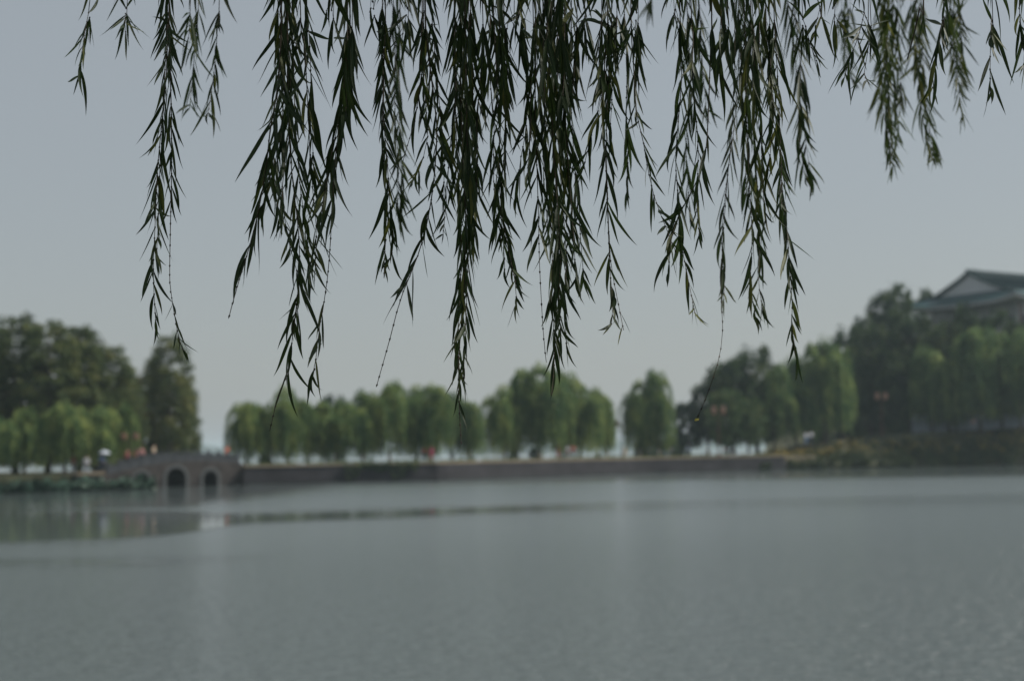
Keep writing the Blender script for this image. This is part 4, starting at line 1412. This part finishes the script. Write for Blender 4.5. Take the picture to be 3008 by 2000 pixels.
# strands between 850 and 960
st([(862, -30), (858, 5), (850, 30)], 2.7, L=92, sp=24, ang=(15, 36))
st([(887, -30), (886, 80), (884, 180), (884, 280), (892, 380), (898, 470), (906, 560), (898, 595)], 2.6, L=104, sp=25)
st([(880, 180 - 210), (882, 200), (880, 320), (886, 420), (890, 520), (886, 580), (884, 640)], 2.64, L=95, sp=26, bare=[(.93, 1.0)], tipfan=1)
st([(922, -30), (921, 60), (920, 150), (918, 240), (922, 330), (926, 420), (922, 520)], 3.4, L=92, sp=18)
st([(906, -30), (910, 100), (908, 200), (912, 300), (918, 380), (916, 470)], 3.3, L=90, sp=20)
st([(940, -30), (938, 20), (930, 60), (926, 90)], 2.6, L=110, sp=26)
st([(972, -30), (970, 80), (972, 150), (965, 215), (955, 280), (938, 335), (928, 372)], 2.5, L=110, sp=40, bare=[(.62, .9)], twig=.0024)
st([(990, -30), (998, 60), (1002, 140), (1010, 220), (1018, 300), (1024, 380), (1020, 450)], 2.58, L=98, sp=26)
st([(978, -30), (984, 100), (996, 200), (1006, 290), (1002, 380), (996, 440), (986, 500), (972, 560), (950, 620), (922, 690), (898, 780), (868, 886)], 2.5, L=116, sp=28, bare=[(.76, 1.0)], twig=.0024, tipfan=1)
st([(975, 200 - 230), (975, 150), (982, 260), (984, 330), (964, 390), (950, 420)], 2.75, L=92, sp=26)
# second clump 1040-1110
for k, (dx, Yk, yt) in enumerate([(0, 2.55, 0), (-13, 2.7, 1), (12, 2.5, 2), (24, 2.75, 3), (5, 2.85, 4)]):
    ends = [[(1072, 500), (1070, 620), (1066, 720), (1058, 800), (1056, 900), (1062, 1018)],
            [(1060, 480), (1062, 600), (1058, 690), (1055, 780), (1058, 850)],
            [(1085, 500), (1078, 600), (1074, 700), (1070, 790), (1068, 870)],
            [(1098, 420), (1095, 500), (1090, 560)],
            [(1075, 400), (1070, 560), (1068, 660)]][k]
    st([(1058 + dx, -30), (1060 + dx, 120), (1062 + dx, 260), (1066 + dx, 380)] + ends, Yk, L=112, sp=27, ang=(7, 26), bare=[(.9, 1.0)] if k == 0 else ())
st([(1110, -30), (1112, 80), (1106, 180), (1098, 280), (1100, 380), (1092, 470)], 2.5, L=125, sp=29, ang=(7, 26))
st([(1048, -30), (1046, 80), (1050, 180), (1046, 260), (1036, 340), (1030, 430), (1024, 500), (1020, 540)], 2.6, L=100, sp=26)
st([(1078, -30), (1080, 60), (1088, 150), (1090, 240)], 2.45, L=135, sp=29, ang=(7, 22))
# third clump 1120-1190
st([(1135, -30), (1140, 100), (1146, 220), (1150, 330), (1150, 430), (1160, 520), (1176, 600), (1188, 660), (1188, 700)], 2.62, L=102, sp=23)
st([(1160, -30), (1162, 80), (1168, 180), (1165, 290), (1158, 390), (1152, 480), (1160, 560), (1162, 620)], 2.66, L=100, sp=23)
st([(1128, -30), (1130, 80), (1128, 180), (1138, 280), (1136, 380), (1140, 470), (1152, 540)], 2.75, L=98, sp=24)
st([(1148, -30), (1150, 60), (1156, 140), (1162, 220)], 2.45, L=135, sp=26, ang=(7, 22))
st([(1185, -30), (1172, 40), (1160, 120), (1158, 200)], 2.5, L=100, sp=26)
# bits between
st([(1214, -30), (1200, 10), (1190, 45)], 2.55, L=86, sp=22)
st([(1200, 300 - 330), (1208, 100), (1212, 200), (1212, 290), (1200, 360), (1192, 420), (1190, 460)], 2.6, L=118, sp=36, ang=(7, 26))
st([(1226, -30), (1228, 100), (1222, 200), (1222, 300), (1216, 380), (1214, 410)], 2.5, L=112, sp=33, ang=(7, 26))
# fourth clump 1220-1350, the densest
st([(1232, -30), (1234, 120), (1232, 250), (1236, 380), (1240, 500), (1242, 600), (1247, 700), (1252, 780), (1258, 834)], 2.55, L=110, sp=30, bare=[(.62, 1.0)], tipfan=1)
for k, (x0, pts, Yk) in enumerate([
    (1250, [(1252, 150), (1256, 300), (1262, 420), (1268, 520), (1272, 600), (1270, 700), (1278, 780)], 2.62),
    (1268, [(1270, 150), (1272, 280), (1278, 400), (1286, 500), (1290, 600), (1286, 690), (1292, 770)], 2.5),
    (1284, [(1284, 140), (1284, 280), (1290, 400), (1298, 500), (1304, 600), (1300, 700), (1304, 790)], 2.7),
    (1300, [(1298, 120), (1302, 260), (1308, 380), (1316, 480), (1322, 570), (1326, 640)], 2.56),
    (1316, [(1312, 120), (1316, 260), (1322, 370), (1330, 470), (1338, 560), (1344, 640)], 2.8),
    (1240, [(1244, 120), (1246, 240), (1250, 360), (1256, 460), (1262, 540)], 2.9),
    (1276, [(1276, 200), (1280, 380), (1282, 520), (1280, 660), (1278, 760), (1276, 840), (1271, 905)], 2.6),
    (1330, [(1326, 60), (1324, 140), (1318, 220)], 2.5)]):
    st([(x0, -30)] + pts, Yk, L=112, sp=25, ang=(8, 30), bare=[(.91, 1.0)] if k == 6 else ())
st([(1262, -30), (1258, 60), (1262, 140), (1268, 220)], 2.42, L=150, sp=28, ang=(6, 22))
st([(1292, -30), (1294, 60), (1300, 150), (1296, 220)], 2.42, L=150, sp=28, ang=(6, 24))
st([(1345, -30), (1350, 20), (1346, 60), (1352, 110)], 2.7, L=110, sp=25)
# fifth 1360-1440
st([(1400, -30), (1396, 60), (1392, 160), (1388, 260), (1394, 360), (1398, 460), (1402, 560), (1406, 640), (1412, 700), (1408, 745)], 2.56, L=104, sp=27, bare=[(.6, .72)])
st([(1408, -30), (1406, 60), (1400, 140), (1386, 220), (1368, 290), (1352, 350), (1344, 390)], 2.6, L=105, sp=25)
st([(1420, -30), (1418, 60), (1412, 160), (1408, 250), (1404, 310)], 2.66, L=112, sp=23)
st([(1385, -30), (1384, 50), (1378, 110), (1384, 180)], 2.5, L=118, sp=24)
st([(1436, -30), (1440, 60), (1444, 150), (1442, 250), (1446, 350), (1444, 440)], 2.9, L=108, sp=36, ang=(5, 18))
st([(1452, -30), (1454, 80), (1460, 170), (1464, 240), (1470, 280), (1482, 330), (1490, 380), (1506, 450), (1524, 500), (1548, 560), (1560, 590)], 2.58, L=90, sp=28, ang=(15, 36))
st([(1398, -30), (1402, 150), (1396, 300), (1400, 480), (1406, 600), (1424, 700), (1436, 760)], 2.64, L=80, sp=40, bare=[(.75, .9)])
st([(1470, -30), (1466, 30), (1462, 80), (1470, 140)], 2.6, L=120, sp=25, ang=(10, 32))
st([(1500, -30), (1494, 0), (1490, 12)], 4.2, L=70, sp=14)
# sixth 1540-1620
st([(1564, -30), (1568, 80), (1570, 180), (1562, 280), (1556, 370), (1562, 460), (1566, 540), (1580, 620), (1592, 680), (1600, 720)], 2.75, L=104, sp=25)
st([(1590, -30), (1596, 80), (1594, 180), (1604, 280), (1608, 370), (1604, 460), (1610, 540)], 2.7, L=104, sp=24)
st([(1580, -30), (1586, 100), (1590, 220), (1580, 320), (1584, 420), (1590, 500)], 3.3, L=92, sp=19)
st([(1608, -30), (1614, 60), (1616, 130), (1622, 200), (1626, 250)], 3.4, L=96, sp=19)
st([(1550, -30), (1556, 20), (1566, 60)], 2.8, L=90, sp=20, ang=(18, 42))
st([(1638, -30), (1637, 80), (1634, 180), (1630, 280), (1626, 340), (1612, 400), (1588, 450), (1562, 500), (1544, 560), (1540, 640)], 2.52, L=125, sp=38, ang=(5, 24), bare=[(.18, .42)], twig=.0024)
st([(1660, -30), (1660, 40), (1656, 110), (1650, 170)], 2.45, L=160, sp=40, ang=(4, 18))
st([(1676, -30), (1674, 30), (1668, 80)], 2.45, L=150, sp=34, ang=(4, 18))
# seventh
st([(1700, -30), (1702, 100), (1698, 200), (1690, 300), (1678, 380), (1668, 470), (1662, 560), (1668, 640), (1666, 700)], 3.2, L=92, sp=26)
# thin pale shoot with a yellow bud tip
st([(1690, 300 - 330), (1688, 250), (1672, 450), (1660, 640), (1664, 760), (1652, 840), (1624, 920), (1603, 968)], 2.9, L=60, sp=36, bare=[(.28, .985)], tipfan=7, twig=.0012)
# eighth, dense
for k, (x0, pts, Yk) in enumerate([
    (1712, [(1716, 120), (1718, 240), (1722, 360), (1728, 460), (1732, 560), (1728, 650), (1740, 730)], 2.95),
    (1728, [(1732, 120), (1734, 240), (1738, 350), (1746, 450), (1750, 560), (1746, 640), (1756, 710)], 3.1),
    (1746, [(1748, 120), (1750, 230), (1754, 330), (1756, 420), (1764, 520)], 2.6),
    (1762, [(1768, 120), (1782, 240), (1794, 340), (1802, 440), (1812, 530), (1818, 610), (1824, 690), (1824, 760), (1834, 830)], 2.9),
    (1780, [(1786, 100), (1792, 200), (1796, 300), (1800, 400), (1800, 470)], 2.6),
    (1700, [(1704, 80), (1708, 180), (1712, 280), (1716, 380), (1720, 450)], 3.2),
    (1770, [(1772, 90), (1776, 190), (1780, 290), (1770, 380)], 2.55)]):
    st([(x0, -30)] + pts, Yk, L=106, sp=24, ang=(8, 30))
st([(1730, -30), (1736, 60), (1738, 150), (1742, 220)], 2.42, L=150, sp=28, ang=(6, 22))
st([(1812, -30), (1824, 80), (1836, 180), (1848, 270), (1858, 350), (1870, 410)], 3.6, L=92, sp=17)
st([(1826, -30), (1838, 90), (1844, 180), (1838, 280), (1846, 360), (1856, 420)], 3.5, L=92, sp=18)
st([(1845, -30), (1850, 30), (1862, 90), (1880, 140)], 2.55, L=96, sp=25)
# right side, near ones
st([(1890, -30), (1888, 20), (1878, 60), (1876, 80)], 2.7, L=90, sp=26)
st([(1925, -30), (1918, 20), (1935, 60), (1950, 85)], 2.6, L=92, sp=30)
st([(2000, -30), (1990, 30), (1975, 90), (1955, 140), (1944, 180)], 2.55, L=92, sp=24, ang=(15, 36))
st([(2002, -30), (2006, 60), (1998, 120), (1990, 170), (2000, 190)], 2.6, L=92, sp=24, ang=(15, 36))
st([(2172, -30), (2168, 50), (2160, 120), (2148, 180), (2150, 215)], 2.55, L=112, sp=28, ang=(8, 30))
st([(2284, -30), (2283, 40), (2281, 100), (2280, 160), (2281, 215)], 2.5, L=120, sp=33, ang=(6, 26))
st([(2346, -30), (2347, 20), (2351, 60), (2356, 110)], 2.6, L=104, sp=28)
st([(2360, -30), (2368, 60), (2364, 120), (2358, 160)], 2.55, L=100, sp=28)
st([(2126, -60), (2118, 20), (2102, 90), (2091, 132)], 2.5, L=60, sp=30, bare=[(.0, 1.0)], twig=.004, tipfan=1)
tip = at(1603 * 1.27566, 968 * 1.27566, 2.9) - T1.o
n5 = 7
bud = quad_cloud('bud', [tuple(tip + Vector((random.gauss(0, .003), random.gauss(0, .003), random.gauss(0, .003)))) for _ in range(n5)],
                 [(random.gauss(0, .8), random.gauss(0, .8), random.gauss(-.3, .8)) for _ in range(n5)], [.009] * n5, [.003] * n5, [.9] * n5, M['bud'])
bo = link(bpy.data.objects.new('bud', bud), T1.root); bo['label'] = 'pale yellow bud at the tip of the longest thin shoot'
T1.finish_leaves(300)
T1.crown(30000, (2.4, .4, 0), 6.2, (5.5, 8.6), 31, M['broad_light'])  # unseen top of the willow, added and spread overhead to shade the strands

# --- the second willow, further out to the right, catching the sun, which is also put into its leaf colours
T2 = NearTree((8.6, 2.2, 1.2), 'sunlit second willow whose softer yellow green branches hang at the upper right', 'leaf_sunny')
T2.limb([(8.6, 2.2, 3.77), (6.4, 4.0, 6.6), (4.2, 5.6, 6.9), (2.2, 6.2, 6.5)], .14, .015)
T2.limb([(8.6, 2.2, 4.4), (6.8, 3.4, 6.3), (4.2, 4.4, 6.4), (2.0, 4.3, 5.9)], .12, .015)
T2.limb([(8.6, 2.2, 3.77), (10.2, 1.6, 6.6), (11.6, 1.4, 7.6)], .12, .02)
T2.finish_wood([(8.6, 2.2, 1.0), (8.7, 2.2, 2.4), (8.5, 2.3, 3.6), (8.6, 2.2, 3.94), (8.9, 2.0, 6.6)], [.32, .26, .22, .18, .06])
S = T2.strand
st([(1938, -30), (1942, 40), (1946, 90), (1950, 140), (1962, 180)], 4.3, L=70, sp=11, ang=(16, 36))
st([(1958, -30), (1954, 40), (1950, 80), (1956, 130)], 4.5, L=66, sp=11, ang=(16, 36))
for k, (x0, pts, Yk) in enumerate([
    (2036, [(2036, 80), (2034, 160), (2030, 230), (2040, 290), (2050, 340), (2052, 370)], 3.94),
    (2046, [(2048, 80), (2046, 160), (2044, 240), (2048, 300), (2056, 360), (2056, 388)], 4.10),
    (2056, [(2058, 80), (2056, 160), (2062, 230), (2068, 290), (2066, 330)], 4.26),
    (2028, [(2030, 60), (2026, 120), (2028, 180), (2036, 240)], 4.43),
    (2066, [(2070, 60), (2068, 130), (2074, 190), (2076, 250)], 4.10),
    (2042, [(2044, 60), (2040, 130), (2044, 200)], 3.77),
    (2108, [(2110, 70), (2112, 140), (2118, 210), (2126, 280), (2138, 330), (2148, 365)], 4.02),
    (2120, [(2124, 70), (2126, 150), (2130, 220), (2140, 290), (2150, 350), (2152, 370)], 4.18),
    (2098, [(2100, 60), (2106, 120), (2112, 180)], 4.35),
    (2180, [(2182, 40), (2190, 90), (2198, 140), (2206, 190), (2212, 240), (2216, 270)], 3.94),
    (2194, [(2198, 40), (2204, 90), (2210, 140), (2214, 200)], 4.10),
    (2188, [(2192, 50), (2196, 110), (2204, 160)], 4.26),
    (2204, [(2208, 40), (2214, 80), (2216, 130)], 4.02)]):
    st([(x0, -30)] + pts, Yk, L=72, sp=11, ang=(14, 36))
T2.finish_leaves(300)
T2.crown(7000, (9.6, 2.0, 0), 3.0, (6.2, 9.0), 32, M['willow_far'])

# ------------------------------------------------------------------ haze
b_ = MB(); b_.box(0, 1750, 15.5, 8400, 4600, 33.2)
hm = bpy.data.materials.new('haze'); hm.use_nodes = True
hn = hm.node_tree.nodes
hn.remove(hn['Principled BSDF'])
pv = hn.new('ShaderNodeVolumePrincipled')
pv.inputs['Color'].default_value = (.76, .92, 1, 1)
pv.inputs['Density'].default_value = 0.00024
pv.inputs['Anisotropy'].default_value = .2
hm.node_tree.links.new(pv.outputs[0], hn['Material Output'].inputs['Volume'])
hzb = b_.build('haze', hm)
hzb['kind'] = 'stuff'
hzb['label'] = 'thin pale haze lying over the whole lake'; hzb['category'] = 'haze'
